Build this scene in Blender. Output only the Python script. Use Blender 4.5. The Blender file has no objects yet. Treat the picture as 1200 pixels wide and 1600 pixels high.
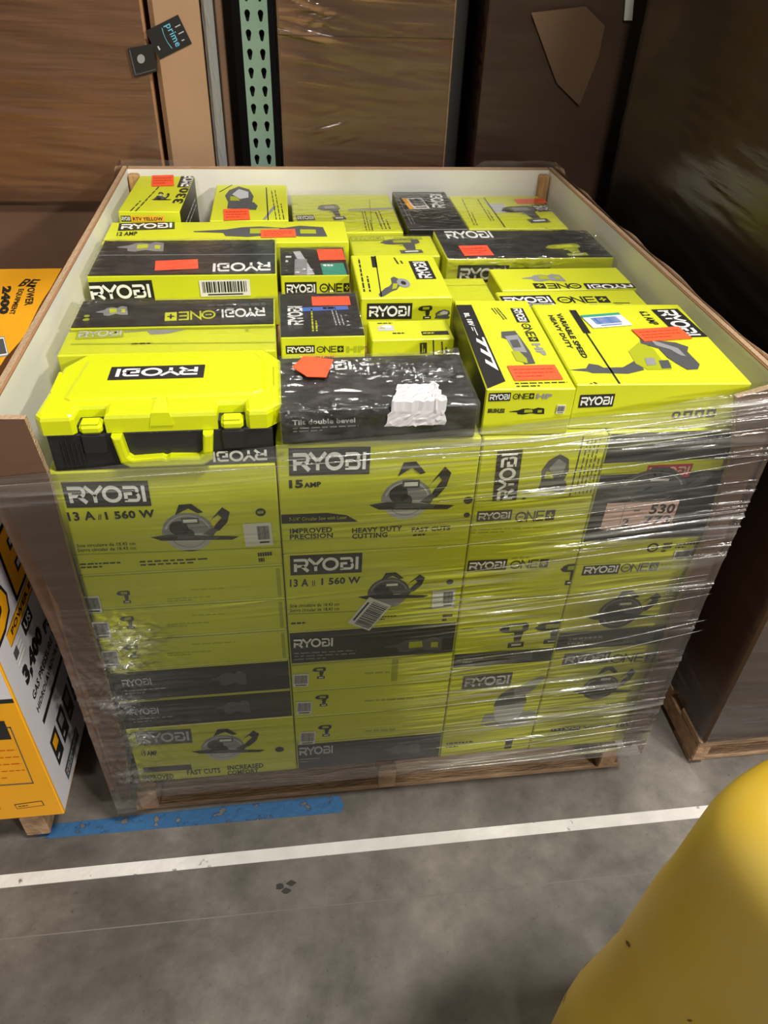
import bpy, math, random
from mathutils import Vector, Matrix, noise
random.seed(7)
SC = bpy.context.scene
COL = SC.collection
PI = math.pi

# ------------------------------------------------------------------ camera
CX, CY, CZ, YAW, PITCH, ROLL, FPX = -.1779, -.9833, 1.6576, .1446, .6699, .0411, 1168.9
FW = Vector((math.sin(YAW)*math.cos(PITCH), math.cos(YAW)*math.cos(PITCH), -math.sin(PITCH)))
R0 = Vector((math.cos(YAW), -math.sin(YAW), 0)); U0 = R0.cross(FW)
RT = R0*math.cos(ROLL) + U0*math.sin(ROLL)
UP = -R0*math.sin(ROLL) + U0*math.cos(ROLL)
CAM = Vector((CX, CY, CZ))
cd = bpy.data.cameras.new('camera'); cam = bpy.data.objects.new('camera', cd); COL.objects.link(cam)
cam.matrix_world = Matrix(((RT.x, UP.x, -FW.x, CX), (RT.y, UP.y, -FW.y, CY), (RT.z, UP.z, -FW.z, CZ), (0, 0, 0, 1)))
cd.sensor_fit = 'VERTICAL'; cd.sensor_height = 32; cd.sensor_width = 24; cd.lens = FPX/1600*32
cd.clip_start = .02
SC.camera = cam

# ------------------------------------------------------------------ view, world, lamps
SC.view_settings.view_transform = 'Standard'; SC.view_settings.look = 'None'
SC.view_settings.gamma = 1; SC.view_settings.use_curve_mapping = False
SC.view_settings.exposure = 0.0
wd = bpy.data.worlds.new('world'); SC.world = wd; wd.use_nodes = True
wd.node_tree.nodes['Background'].inputs[0].default_value = (1.0, .93, .84, 1)
wd.node_tree.nodes['Background'].inputs[1].default_value = .055
try:
    SC.cycles.transparent_max_bounces = 24
    SC.cycles.max_bounces = 8
    SC.cycles.sample_clamp_indirect = 4
except Exception: pass

def lamp(name, loc, target, sx, sy, power, col=(1, .95, .88)):
    l = bpy.data.lights.new(name, 'AREA'); l.shape = 'RECTANGLE'; l.size = sx; l.size_y = sy
    l.energy = power; l.color = col
    o = bpy.data.objects.new(name, l); COL.objects.link(o); o.location = loc
    o.rotation_euler = (Vector(target) - Vector(loc)).to_track_quat('-Z', 'Y').to_euler()
    return o
lamp('bay_or_added_lamp', (1.5, -1.3, 5.2), (0, .4, .8), 1.0, .4, 215)
lamp('bay_or_added_lamp', (-3.2, -1.4, 5.4), (-.5, .6, .8), 1.0, .4, 30)
lamp('bay_or_added_lamp', (4.6, -5.6, 4.4), (.3, 0, .7), .7, .3, 330)  # added lamp, low in front, placed to draw streak highlights on the film
lamp('bay_or_added_lamp', (-1.2, -6.5, 4.6), (-.2, 0, .7), .7, .3, 120)  # added front light that lifts the carton fronts
lamp('bay_or_added_lamp', (.3, 2.3, 5.4), (0, .5, 1.0), 1.0, .35, 120)  # added light above the rear cartons, there to spark glints on the top wraps

# ------------------------------------------------------------------ pixel -> point on a real surface
def ray(u, v): return FW + RT*((u-600)/FPX) - UP*((v-800)/FPX)
def hit(u, v, p0, n):
    d = ray(u, v); t = (p0 - CAM).dot(n)/d.dot(n); return CAM + d*t
def at(u, v, ax, val):
    d = ray(u, v); t = (val - CAM[ax])/d[ax]; return CAM + d*t

# ------------------------------------------------------------------ materials
MATS = {}
def mat(name, col, rough=.5, metal=0, bump=0, bscale=60, spec=.5, var=0, vscale=8, coat=0, stretch=None, trans=0, ss=0):
    if name in MATS: return MATS[name]
    m = bpy.data.materials.new(name); m.use_nodes = True; nt = m.node_tree; b = nt.nodes['Principled BSDF']
    b.inputs['Base Color'].default_value = (*col, 1); b.inputs['Roughness'].default_value = rough
    b.inputs['Metallic'].default_value = metal; b.inputs['Specular IOR Level'].default_value = spec
    if coat: b.inputs['Coat Weight'].default_value = coat; b.inputs['Coat Roughness'].default_value = .2
    if trans: b.inputs['Transmission Weight'].default_value = trans
    if ss:
        b.inputs['Subsurface Weight'].default_value = ss; b.inputs['Subsurface Radius'].default_value = (.02, .012, .004)
    tc = None
    if bump or var:
        tc = nt.nodes.new('ShaderNodeTexCoord'); mp = nt.nodes.new('ShaderNodeMapping')
        nt.links.new(tc.outputs['Object'], mp.inputs[0])
        if stretch: mp.inputs['Scale'].default_value = stretch
    if var:
        n = nt.nodes.new('ShaderNodeTexNoise'); n.inputs['Scale'].default_value = vscale; n.inputs['Detail'].default_value = 5
        nt.links.new(mp.outputs[0], n.inputs[0])
        mx = nt.nodes.new('ShaderNodeMix'); mx.data_type = 'RGBA'
        r = nt.nodes.new('ShaderNodeMapRange'); r.inputs[1].default_value = .3; r.inputs[2].default_value = .7
        nt.links.new(n.outputs[0], r.inputs[0]); nt.links.new(r.outputs[0], mx.inputs[0])
        mx.inputs[6].default_value = (*[c*(1-var) for c in col], 1); mx.inputs[7].default_value = (*[min(1, c*(1+var)) for c in col], 1)
        nt.links.new(mx.outputs[2], b.inputs['Base Color'])
    if bump:
        n2 = nt.nodes.new('ShaderNodeTexNoise'); n2.inputs['Scale'].default_value = bscale; n2.inputs['Detail'].default_value = 3
        nt.links.new(mp.outputs[0], n2.inputs[0])
        bp = nt.nodes.new('ShaderNodeBump'); bp.inputs['Strength'].default_value = bump; bp.inputs['Distance'].default_value = .01
        nt.links.new(n2.outputs[0], bp.inputs['Height']); nt.links.new(bp.outputs[0], b.inputs['Normal'])
    MATS[name] = m; return m

LIME = mat('lime_print', (.59, .625, .018), .42, bump=.22, bscale=9, var=.07, vscale=4)
LIMED = mat('lime_dark_ink', (.36, .40, .01), .45)
BLACK = mat('black_print', (.013, .013, .013), .38, bump=.12, bscale=9)
INK = mat('black_ink', (.015, .015, .014), .4)
WHITE = mat('white_ink', (.82, .82, .8), .45)
GREY = mat('grey_ink', (.26, .26, .27), .45)
LGREY = mat('light_grey_ink', (.5, .5, .52), .45)
DGREY = mat('dark_grey_ink', (.075, .078, .08), .45)
ORANGE = mat('orange_sticker', (.93, .10, .025), .5)
ORED = mat('dark_orange_ink', (.55, .04, .01), .5)
RED = mat('red_print', (.45, .02, .02), .45)
PINK = mat('pink_label_paper', (.75, .5, .45), .55)
AMBER = mat('amber_sticker', (.85, .45, .02), .5)
BLUE = mat('blue_ink', (.05, .16, .5), .45)
TEAL = mat('teal_ink', (.03, .28, .2), .45)
PAPER = mat('white_paper', (.75, .74, .72), .55, bump=.2, bscale=30)
KRAFT = mat('kraft_cardboard', (.31, .152, .068), .62, bump=.15, bscale=12, var=.12, vscale=5)
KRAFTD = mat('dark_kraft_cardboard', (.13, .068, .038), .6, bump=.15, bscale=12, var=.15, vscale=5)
KRAFTL = mat('pale_kraft_edge', (.40, .27, .16), .7, bump=.5, bscale=160, var=.1, vscale=30)
LINER = mat('white_liner_board', (.74, .72, .66), .55, bump=.06, bscale=8, var=.05, vscale=4)
WOOD = mat('pallet_wood', (.30, .19, .11), .75, bump=.5, bscale=40, var=.35, vscale=14, stretch=(1, 6, 6))
WOODX = mat('pallet_end_grain', (.34, .21, .12), .8, bump=.5, bscale=70, var=.35, vscale=30)
POSTG = mat('green_rack_paint', (.17, .265, .20), .45, bump=.1, bscale=25, var=.08, vscale=12)
HOLE = mat('hole_shade', (.02, .022, .02), .5, metal=.4)
YEL = mat('yellow_carton_print', (.82, .37, .006), .45, bump=.15, bscale=10, var=.05)
WPRINT = mat('white_carton_print', (.62, .60, .62), .5, bump=.12, bscale=10)
PLIME = mat('lime_plastic', (.62, .68, .004), .33, bump=.04, bscale=120, coat=.15)
PBLK = mat('black_plastic', (.018, .018, .02), .35, bump=.08, bscale=150)
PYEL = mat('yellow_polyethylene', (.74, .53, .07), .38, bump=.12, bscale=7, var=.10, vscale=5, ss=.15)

def painted_sheen(m, c1, c2, scale=3, lo=.4, hi=.62):
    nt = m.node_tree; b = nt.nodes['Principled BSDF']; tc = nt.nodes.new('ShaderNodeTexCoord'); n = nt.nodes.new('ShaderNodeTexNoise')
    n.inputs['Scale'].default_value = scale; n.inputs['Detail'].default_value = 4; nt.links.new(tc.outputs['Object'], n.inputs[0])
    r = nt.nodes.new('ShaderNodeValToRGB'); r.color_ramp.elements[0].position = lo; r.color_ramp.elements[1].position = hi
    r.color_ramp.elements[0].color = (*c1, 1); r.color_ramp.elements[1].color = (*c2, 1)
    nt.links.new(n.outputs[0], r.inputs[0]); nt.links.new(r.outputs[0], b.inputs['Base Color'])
painted_sheen(PYEL, (.66, .43, .02), (.64, .49, .13), 2.2, .46, .60)  # pale patches paint the sheen of the plastic into its colour
def film_mat(name, base=.05, gain=.25, rough=.14, sc=(1, 60, 60), bump=.5, milkc=(.8, .8, .78), gloss=.6):
    """clear plastic film: see-through, glossy, milky where it is bunched and where glare is painted in (attribute 'milk')"""
    if name in MATS: return MATS[name]
    m = bpy.data.materials.new(name); m.use_nodes = True; nt = m.node_tree; nt.nodes.clear()
    N = nt.nodes.new; L = nt.links.new
    out = N('ShaderNodeOutputMaterial'); tr = N('ShaderNodeBsdfTransparent'); gl = N('ShaderNodeBsdfGlossy'); df = N('ShaderNodeBsdfDiffuse')
    tl = N('ShaderNodeBsdfTranslucent')
    tr.inputs[0].default_value = (.97, .97, .96, 1)
    gl.inputs['Roughness'].default_value = rough; gl.inputs[0].default_value = (1, 1, 1, 1)
    df.inputs[0].default_value = (*milkc, 1); tl.inputs[0].default_value = (*milkc, 1)
    tc = N('ShaderNodeTexCoord'); mp = N('ShaderNodeMapping'); mp.inputs['Scale'].default_value = sc
    mp.inputs['Rotation'].default_value = (0, -.05, 0)
    L(tc.outputs['Object'], mp.inputs[0])
    n = N('ShaderNodeTexNoise'); n.inputs['Scale'].default_value = 1; n.inputs['Detail'].default_value = 6; n.inputs['Roughness'].default_value = .65
    L(mp.outputs[0], n.inputs[0])
    bp = N('ShaderNodeBump'); bp.inputs['Strength'].default_value = bump; bp.inputs['Distance'].default_value = .004
    L(n.outputs[0], bp.inputs['Height'])
    for s in (gl, df): L(bp.outputs[0], s.inputs['Normal'])
    fr = N('ShaderNodeFresnel'); fr.inputs[0].default_value = 1.5; L(bp.outputs[0], fr.inputs['Normal'])
    mul = N('ShaderNodeMath'); mul.operation = 'MULTIPLY_ADD'; mul.inputs[1].default_value = gloss; mul.inputs[2].default_value = .012; mul.use_clamp = True
    L(fr.outputs[0], mul.inputs[0])
    at_ = N('ShaderNodeAttribute'); at_.attribute_name = 'milk'
    mr = N('ShaderNodeMapRange'); mr.inputs[1].default_value = .42; mr.inputs[2].default_value = .75; mr.inputs[3].default_value = .25; mr.inputs[4].default_value = 1.3
    L(n.outputs[0], mr.inputs[0])
    m2 = N('ShaderNodeMath'); m2.operation = 'MULTIPLY'; L(mr.outputs[0], m2.inputs[0]); L(at_.outputs['Fac'], m2.inputs[1])
    m3 = N('ShaderNodeMath'); m3.operation = 'MULTIPLY_ADD'; m3.inputs[1].default_value = gain; m3.inputs[2].default_value = base; m3.use_clamp = True
    L(m2.outputs[0], m3.inputs[0])
    dm = N('ShaderNodeMixShader'); dm.inputs[0].default_value = .3; L(df.outputs[0], dm.inputs[1]); L(tl.outputs[0], dm.inputs[2])
    a = N('ShaderNodeMixShader'); L(m3.outputs[0], a.inputs[0]); L(tr.outputs[0], a.inputs[1]); L(dm.outputs[0], a.inputs[2])
    b = N('ShaderNodeMixShader'); L(mul.outputs[0], b.inputs[0]); L(a.outputs[0], b.inputs[1]); L(gl.outputs[0], b.inputs[2])
    L(b.outputs[0], out.inputs[0])
    MATS[name] = m; return m
FILM = film_mat('stretch_film', .006, .42, .13, (2.2, 40, 75), .35, gloss=1.1)
POLY = film_mat('crinkled_poly_film', .006, .16, .10, (22, 30, 30), .4, gloss=.9)
CFILM = film_mat('carton_stretch_film', .006, .18, .12, (2, 4, 45), .3, gloss=1.1)

# ------------------------------------------------------------------ mesh building
class MB:
    def __init__(s): s.v = []; s.f = []; s.m = []; s.mats = []; s.sm = False
    def mi(s, m):
        if m not in s.mats: s.mats.append(m)
        return s.mats.index(m)
    def face(s, pts, m):
        b = len(s.v); s.v += [tuple(p) for p in pts]; s.f.append(tuple(range(b, b+len(pts)))); s.m.append(s.mi(m))
    def mesh(s, vs, fs, m):
        b = len(s.v); s.v += [tuple(p) for p in vs]; i = s.mi(m)
        for f in fs: s.f.append(tuple(b+k for k in f)); s.m.append(i)
    def box(s, x0, x1, y0, y1, z0, z1, m, bev=0.0, M=None):
        b = min(bev, (x1-x0)/3, (y1-y0)/3, (z1-z0)/3)
        if b <= 0:
            v = [Vector((x, y, z)) for z in (z0, z1) for y in (y0, y1) for x in (x0, x1)]
            f = [(0, 2, 3, 1), (4, 5, 7, 6), (0, 1, 5, 4), (2, 6, 7, 3), (0, 4, 6, 2), (1, 3, 7, 5)]
        else:
            v = []; idx = {}
            for iz, z in enumerate((z0, z1)):
                for iy, y in enumerate((y0, y1)):
                    for ix, x in enumerate((x0, x1)):
                        sx, sy, sz = (1-2*ix), (1-2*iy), (1-2*iz)
                        idx[ix, iy, iz, 'x'] = len(v); v.append(Vector((x, y+sy*b, z+sz*b)))
                        idx[ix, iy, iz, 'y'] = len(v); v.append(Vector((x+sx*b, y, z+sz*b)))
                        idx[ix, iy, iz, 'z'] = len(v); v.append(Vector((x+sx*b, y+sy*b, z)))
            I = lambda a, b_, c, k: idx[a, b_, c, k]
            f = []
            for i in (0, 1):
                q = [I(i, 0, 0, 'x'), I(i, 1, 0, 'x'), I(i, 1, 1, 'x'), I(i, 0, 1, 'x')]; f.append(q if i else q[::-1])
                q = [I(0, i, 0, 'y'), I(1, i, 0, 'y'), I(1, i, 1, 'y'), I(0, i, 1, 'y')]; f.append(q[::-1] if i else q)
                q = [I(0, 0, i, 'z'), I(1, 0, i, 'z'), I(1, 1, i, 'z'), I(0, 1, i, 'z')]; f.append(q if i else q[::-1])
            for a in (0, 1):
                for c in (0, 1):
                    q = [I(a, c, 0, 'x'), I(a, c, 1, 'x'), I(a, c, 1, 'y'), I(a, c, 0, 'y')]; f.append(q if (a == c) else q[::-1])
                    q = [I(a, 0, c, 'x'), I(a, 1, c, 'x'), I(a, 1, c, 'z'), I(a, 0, c, 'z')]; f.append(q if (a != c) else q[::-1])
                    q = [I(0, a, c, 'y'), I(1, a, c, 'y'), I(1, a, c, 'z'), I(0, a, c, 'z')]; f.append(q if (a == c) else q[::-1])
                    for d in (0, 1):
                        q = [I(a, c, d, 'x'), I(a, c, d, 'y'), I(a, c, d, 'z')]; f.append(q if (a+c+d) % 2 else q[::-1])
        if M: v = [M @ p for p in v]
        s.mesh(v, f, m)
    def prism(s, pts, a, b, m, axis='z', bev=0.0, msides=None):
        """outline pts (2D, CCW) extruded from a to b along axis, bevelled at the b end"""
        def P(p, t):
            return {'z': Vector((p[0], p[1], t)), 'y': Vector((p[0], t, p[1])), 'x': Vector((t, p[0], p[1]))}[axis]
        n = len(pts); sg = 1 if b > a else -1
        rings = [[P(p, a) for p in pts]]
        if bev:
            ins = inset(pts, bev); ins2 = inset(pts, bev*.3)
            rings += [[P(p, b-sg*bev) for p in pts], [P(p, b-sg*bev*.3) for p in ins2], [P(p, b) for p in ins]]
        else: rings += [[P(p, b) for p in pts]]
        vs = [p for r in rings for p in r]; fs = []
        for k in range(len(rings)-1):
            for i in range(n):
                j = (i+1) % n; fs.append((k*n+i, k*n+j, (k+1)*n+j, (k+1)*n+i))
        s.mesh(vs, fs, msides or m)
        s.mesh(rings[-1], [tuple(range(n))], m); s.mesh(rings[0], [tuple(reversed(range(n)))], m)
    def tube(s, path, r, m, seg=8, flat=1.0):
        path = [Vector(p) for p in path]; vs = []; fs = []; n = len(path)
        for i, p in enumerate(path):
            t = (path[min(i+1, n-1)]-path[max(i-1, 0)]).normalized()
            a = t.cross(Vector((0, 0, 1)));
            if a.length < 1e-3: a = t.cross(Vector((0, 1, 0)))
            a.normalize(); b = a.cross(t); rr = r[i] if isinstance(r, (list, tuple)) else r
            for k in range(seg):
                w = 2*PI*k/seg; vs.append(p + a*math.cos(w)*rr + b*math.sin(w)*rr*flat)
        for i in range(n-1):
            for k in range(seg):
                k2 = (k+1) % seg; fs.append((i*seg+k, i*seg+k2, (i+1)*seg+k2, (i+1)*seg+k))
        fs += [tuple(range(seg)), tuple(reversed(range((n-1)*seg, n*seg)))]
        s.mesh(vs, fs, m)
    def build(s, name, parent=None, loc=(0, 0, 0), rot=(0, 0, 0), smooth=False, fix=True):
        me = bpy.data.meshes.new(name); me.from_pydata(s.v, [], s.f)
        for m in s.mats: me.materials.append(m)
        me.polygons.foreach_set('material_index', s.m); me.update()
        if smooth: me.polygons.foreach_set('use_smooth', [True]*len(me.polygons))
        o = bpy.data.objects.new(name, me); COL.objects.link(o); o.location = loc; o.rotation_euler = rot
        if parent: o.parent = parent
        return o

def inset(pts, d):
    n = len(pts); out = []
    for i in range(n):
        p0, p1, p2 = Vector(pts[i-1]), Vector(pts[i]), Vector(pts[(i+1) % n])
        e1 = (p1-p0).normalized(); e2 = (p2-p1).normalized()
        n1 = Vector((-e1.y, e1.x)); n2 = Vector((-e2.y, e2.x))
        b = n1+n2; l = b.length
        if l < 1e-4: out.append(tuple(p1 + n1*d)); continue
        b /= l; k = d/max(.35, b.dot(n1)); out.append(tuple(p1+b*k))
    return out

def tag(o, label=None, cat=None, group=None, kind=None):
    if label: o['label'] = label
    if cat: o['category'] = cat
    if group: o['group'] = group
    if kind: o['kind'] = kind
    return o
def empty(name, loc, rz=0):
    o = bpy.data.objects.new(name, None); COL.objects.link(o); o.location = loc; o.rotation_euler = (0, 0, rz); o.empty_display_size = .05
    return o

# ------------------------------------------------------------------ flat lettering
TX = {}
def text2d(s, bold=.03):
    """unit-box outline mesh of a string"""
    k = (s, bold)
    if k in TX: return TX[k]
    c = bpy.data.curves.new('t', 'FONT'); c.body = s; c.offset = bold; c.resolution_u = 2; c.size = 1; c.space_character = 1.05
    c.align_x = 'CENTER'
    o = bpy.data.objects.new('t', c); COL.objects.link(o)
    me = bpy.data.meshes.new_from_object(o.evaluated_get(bpy.context.evaluated_depsgraph_get()))
    vs = [(v.co.x, v.co.y) for v in me.vertices]; fs = [tuple(p.vertices) for p in me.polygons]
    x0 = min(v[0] for v in vs); x1 = max(v[0] for v in vs); y0 = min(v[1] for v in vs); y1 = max(v[1] for v in vs)
    vs = [((x-x0)/(x1-x0), (y-y0)/(y1-y0)) for x, y in vs]
    bpy.data.objects.remove(o); bpy.data.curves.remove(c); bpy.data.meshes.remove(me)
    TX[k] = (vs, fs); return TX[k]

def stroke(pts, w, close=False):
    """quads along a polyline of width w, mitred"""
    P = [Vector(p) for p in pts]; n = len(P); L = []; Rr = []
    for i in range(n):
        if close: a, b = P[i-1], P[(i+1) % n]
        else: a, b = P[max(i-1, 0)], P[min(i+1, n-1)]
        e1 = (P[i]-a).normalized() if (P[i]-a).length > 1e-6 else (b-P[i]).normalized()
        e2 = (b-P[i]).normalized() if (b-P[i]).length > 1e-6 else e1
        n1 = Vector((-e1.y, e1.x)); n2 = Vector((-e2.y, e2.x)); m = (n1+n2).normalized(); k = w/2/max(.4, m.dot(n1))
        L.append(P[i]+m*k); Rr.append(P[i]-m*k)
    q = []
    for i in range(n if close else n-1):
        j = (i+1) % n; q.append([Rr[i], Rr[j], L[j], L[i]])
    return q
def arc(cx, cy, rx, ry, a0, a1, n=10):
    return [(cx+rx*math.cos(a0+(a1-a0)*i/n), cy+ry*math.sin(a0+(a1-a0)*i/n)) for i in range(n+1)]
def ryobi():
    q = []; w = .21; h = PI/2; x = 0
    q += stroke([(x, .9), (x+.72, .9)] + arc(x+.72, .66, .2, .24, h, -h, 8)[1:] + [(x+.2, .42)], w) + stroke([(x+.55, .42), (x+1.0, 0)], w*1.15) + stroke([(x+.105, 0), (x+.105, .62)], w)
    x = 1.02; q += stroke([(x, 1), (x+.5, .48), (x+1.0, 1)], w) + stroke([(x+.5, .5), (x+.5, 0)], w)
    x = 1.98; q += stroke(arc(x+.58, .5, .48, .42, 0, 2*PI, 24)[:-1], w, True)
    x = 3.24; q += stroke([(x, .9), (x+.65, .9)] + arc(x+.65, .71, .17, .19, h, -h, 7)[1:] + [(x+.2, .52)], w*.9) + stroke([(x+.5, .52), (x+.7, .52)] + arc(x+.7, .305, .17, .215, h, -h, 7)[1:] + [(x, .1)], w*.9) + stroke([(x+.105, .1), (x+.105, .6)], w)
    x = 4.42; q += stroke([(x, 0), (x, 1)], w)
    return q, 4.53
def oneplus():
    q = []; w = .15; x = 0
    q += stroke(arc(.55, .5, .5, .43, 0, 2*PI, 22)[:-1], w, True) + stroke([(.3, .5), (.8, .5)], w*.7)
    x = 1.2; q += stroke([(x, 0), (x, .95), (x+.75, .06), (x+.75, 1)], w)
    x = 2.2; q += stroke([(x+.75, .93), (x, .93), (x, .07), (x+.75, .07)], w) + stroke([(x, .5), (x+.7, .5)], w)
    x = 3.1; q += [[Vector(p) for p in ((x, 0), (x+.95, 0), (x+.95, 1), (x, 1))]]
    return q, 4.05, x
RY, RYW = ryobi(); OP, OPW, OPX = oneplus()

class Frame:
    """a printable rectangle on a surface: origin, ex, ey span it; n is the outward normal"""
    def __init__(s, mb, o, ex, ey, n, clip=None): s.mb, s.o, s.ex, s.ey, s.n, s.clip = mb, o, ex, ey, n, clip
    def P(s, x, y, l):
        p = s.o + s.ex*x + s.ey*y
        if s.clip:
            o, a, b = s.clip; d = p-o; u = min(max(d.dot(a)/a.length_squared, .004), .996); v = min(max(d.dot(b)/b.length_squared, .004), .996)
            p = o + a*u + b*v
        return p + s.n*(.00025+.00022*l)
    def poly(s, pts, m, l=1):
        q = [s.P(p[0], p[1], l) for p in pts]
        nn = Vector((0, 0, 0))
        for i in range(len(q)): nn += q[i].cross(q[(i+1) % len(q)])
        if nn.dot(s.n) < 0: q = q[::-1]
        if nn.length > 1e-9: s.mb.face(q, m)
    def rect(s, x0, y0, x1, y1, m, l=1): s.poly([(x0, y0), (x1, y0), (x1, y1), (x0, y1)], m, l)
    def sub(s, x0, y0, x1, y1): return Frame(s.mb, s.o+s.ex*x0+s.ey*y0, s.ex*(x1-x0), s.ey*(y1-y0), s.n, s.clip)
    def circ(s, cx, cy, r, m, l=1, ry=None, n=20):
        a = s.ex.length/max(1e-6, s.ey.length); ry = ry if ry is not None else r*a
        s.poly([(cx+r*math.cos(2*PI*i/n), cy+ry*math.sin(2*PI*i/n)) for i in range(n)], m, l)
    def text(s, t, m, l=2, bold=.03):
        vs, fs = text2d(t, bold); v3 = [s.P(x, y, l) for x, y in vs]
        s.mb.mesh(v3, fs, m)
    def lines(s, n, m, l=1, fill=.45, seed=1):
        r = random.Random(seed)
        for i in range(n):
            y = 1-(i+.75)/n; x = 0; e = 1 if i < n-1 else r.uniform(.4, .9)
            while x < e:
                w = r.uniform(.06, .16); s.rect(x, y, min(e, x+w), y+fill/n, m, l); x += w+.03
    def ryobi(s, plate=INK, ink=WHITE, l=2):
        if plate: s.rect(0, 0, 1, 1, plate, l); f = s.sub(.05, .18, .95, .82)
        else: f = s
        for q in RY: f.poly([(p[0]/RYW, p[1]) for p in q], ink, l+1)
    def one(s, ink=INK, bg=LIME, l=2):
        for q in OP: s.poly([(p[0]/OPW, p[1]) for p in q], ink, l)
        x = OPX/OPW; w = .95/OPW
        s.rect(x+w*.2, .43, x+w*.8, .57, bg, l+1); s.rect(x+w*.42, .22, x+w*.58, .78, bg, l+1)
    def barcode(s, m=INK, l=3, seed=3):
        r = random.Random(seed); x = .06
        while x < .92:
            w = r.choice((.012, .02, .035)); s.rect(x, .25, x+w, .92, m, l); x += w+r.choice((.015, .025))
        s.rect(.15, .08, .85, .16, m, l)
    # ---- pictures of the tools
    def saw(s, l=1, body=GREY, disc=LGREY, dark=INK):
        a = s.ex.length/s.ey.length; R = .30; c = (.42, .42)
        s.poly(arc(c[0], c[1]-.02, R*.92, min(.42, R*.92*a), 0, 2*PI, 26)[:-1], disc, l)
        s.poly([(-.02, .36), (.2, .40), (1.0, .30), (.92, .24), (.1, .28)], dark, l+1)
        s.poly(arc(c[0], c[1], R, min(.5, R*a), -.05, PI+.05, 18), body, l+2)
        s.poly(arc(c[0]-.1, c[1]+.1, .11, .15, 0, 2*PI, 14)[:-1], dark, l+3)
        s.poly([(.62, .52), (.74, .74), (.84, .9), (.92, .8), (.88, .6), (.78, .44), (.68, .40), (.74, .56), (.82, .70), (.78, .76), (.70, .66)], dark, l+2)
        s.poly([(.3, .78), (.36, .98), (.5, .99), (.62, .82), (.56, .80), (.46, .90), (.4, .86)], dark, l+3)
        s.poly(arc(c[0], c[1]-.02, .07, .1, 0, 2*PI, 12)[:-1], dark, l+3)
        for q in stroke(arc(c[0], c[1], R*.86, min(.43, R*.86*a), .25, PI-.25, 12), .02): s.poly(q, LGREY if body is GREY else GREY, l+4)
        for q in stroke(arc(c[0], c[1]-.02, R*.7, min(.34, R*.7*a), PI+.5, 2*PI-.5, 10), .012): s.poly(q, GREY, l+1)
        s.poly([(.28, .30), (.74, .27), (.78, .33), (.3, .37)], DGREY if body is GREY else INK, l+4)
        s.rect(.36, .6, .56, .72, DGREY, l+4); s.rect(.38, .63, .54, .69, WHITE, l+5)
        s.poly([(.58, .38), (.7, .5), (.76, .46), (.7, .34)], DGREY, l+4)
    def drill(s, l=1, body=DGREY, acc=LIMED):
        s.poly([(.02, .74), (.1, .70), (.1, .66), (.3, .62), (.88, .62), (.98, .7), (.98, .92), (.86, 1), (.3, .98), (.1, .9), (.1, .84), (.02, .8)], body, l)
        s.poly([(.52, .62), (.84, .62), (.78, .24), (.56, .24)], body, l)
        s.poly([(.38, 0), (.92, 0), (.92, .22), (.38, .22)], body, l)
        s.rect(.34, .72, .78, .9, acc, l+1); s.rect(.44, .58, .54, .5, acc, l+1); s.rect(.5, .08, .82, .15, WHITE, l+1)
    def recip(s, l=1, body=DGREY, acc=LIMED):
        s.poly([(0, .5), (.22, .42), (.24, .2), (.4, .12), (.62, .25), (.8, .12), (1, .1), (.98, .78), (.8, .9), (.68, .75), (.5, .86), (.36, .82), (.24, .66), (0, .56)], body, l)
        s.poly([(.42, .35), (.66, .38), (.64, .72), (.42, .72)], acc, l+1); s.poly([(.8, .32), (.92, .3), (.92, .6), (.8, .62)], acc, l+1)
    def grinder(s, l=1, body=DGREY, acc=LIMED):
        s.poly([(0, .02), (.1, 0), (.42, .25), (.55, .3), (.7, .52), (.78, .82), (.66, .98), (.55, .9), (.5, .62), (.38, .48), (.25, .4), (.02, .14)], body, l)
        s.poly(arc(.82, .62, .17, .24, 0, 2*PI, 18)[:-1], GREY, l+1); s.poly(arc(.82, .62, .07, .1, 0, 2*PI, 12)[:-1], INK, l+2)
        s.poly([(.42, .32), (.56, .36), (.66, .6), (.54, .62)], acc, l+2)
    def sander(s, l=1, body=DGREY, acc=LGREY):
        s.poly([(.02, .1), (.9, .0), (1, .16), (.92, .3), (.1, .34)], body, l)
        s.poly([(.1, .34), (.06, .62), (.25, .85), (.6, 1), (.92, .85), (.98, .55), (.86, .3)], body, l)
        s.poly([(.3, .66), (.58, .88), (.86, .74), (.8, .5), (.5, .45)], acc, l+1); s.poly([(.18, .4), (.5, .38), (.42, .56), (.22, .58)], LIMED, l+1)
    def mitre(s, l=1):
        s.poly([(0, .1), (.5, 0), (1, .08), (.95, .3), (.5, .36), (.05, .32)], GREY, l)
        s.poly(arc(.45, .42, .26, .34, 0, 2*PI, 20)[:-1], LGREY, l+1); s.poly(arc(.45, .46, .28, .34, .1, PI, 12), DGREY, l+2)
        s.poly([(.5, .6), (.75, .7), (.95, .98), (.85, 1), (.62, .88), (.45, .8)], GREY, l+3)

FACES = {
 'front': lambda w, d, h: (Vector((-w/2, -d/2, 0)), Vector((w, 0, 0)), Vector((0, 0, h)), Vector((0, -1, 0))),
 'top':   lambda w, d, h: (Vector((-w/2, -d/2, h)), Vector((w, 0, 0)), Vector((0, d, 0)), Vector((0, 0, 1))),
 'right': lambda w, d, h: (Vector((w/2, -d/2, 0)), Vector((0, d, 0)), Vector((0, 0, h)), Vector((1, 0, 0))),
 'left':  lambda w, d, h: (Vector((-w/2, d/2, 0)), Vector((0, -d, 0)), Vector((0, 0, h)), Vector((-1, 0, 0))),
 'back':  lambda w, d, h: (Vector((w/2, d/2, 0)), Vector((-w, 0, 0)), Vector((0, 0, h)), Vector((0, 1, 0)))}

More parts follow.
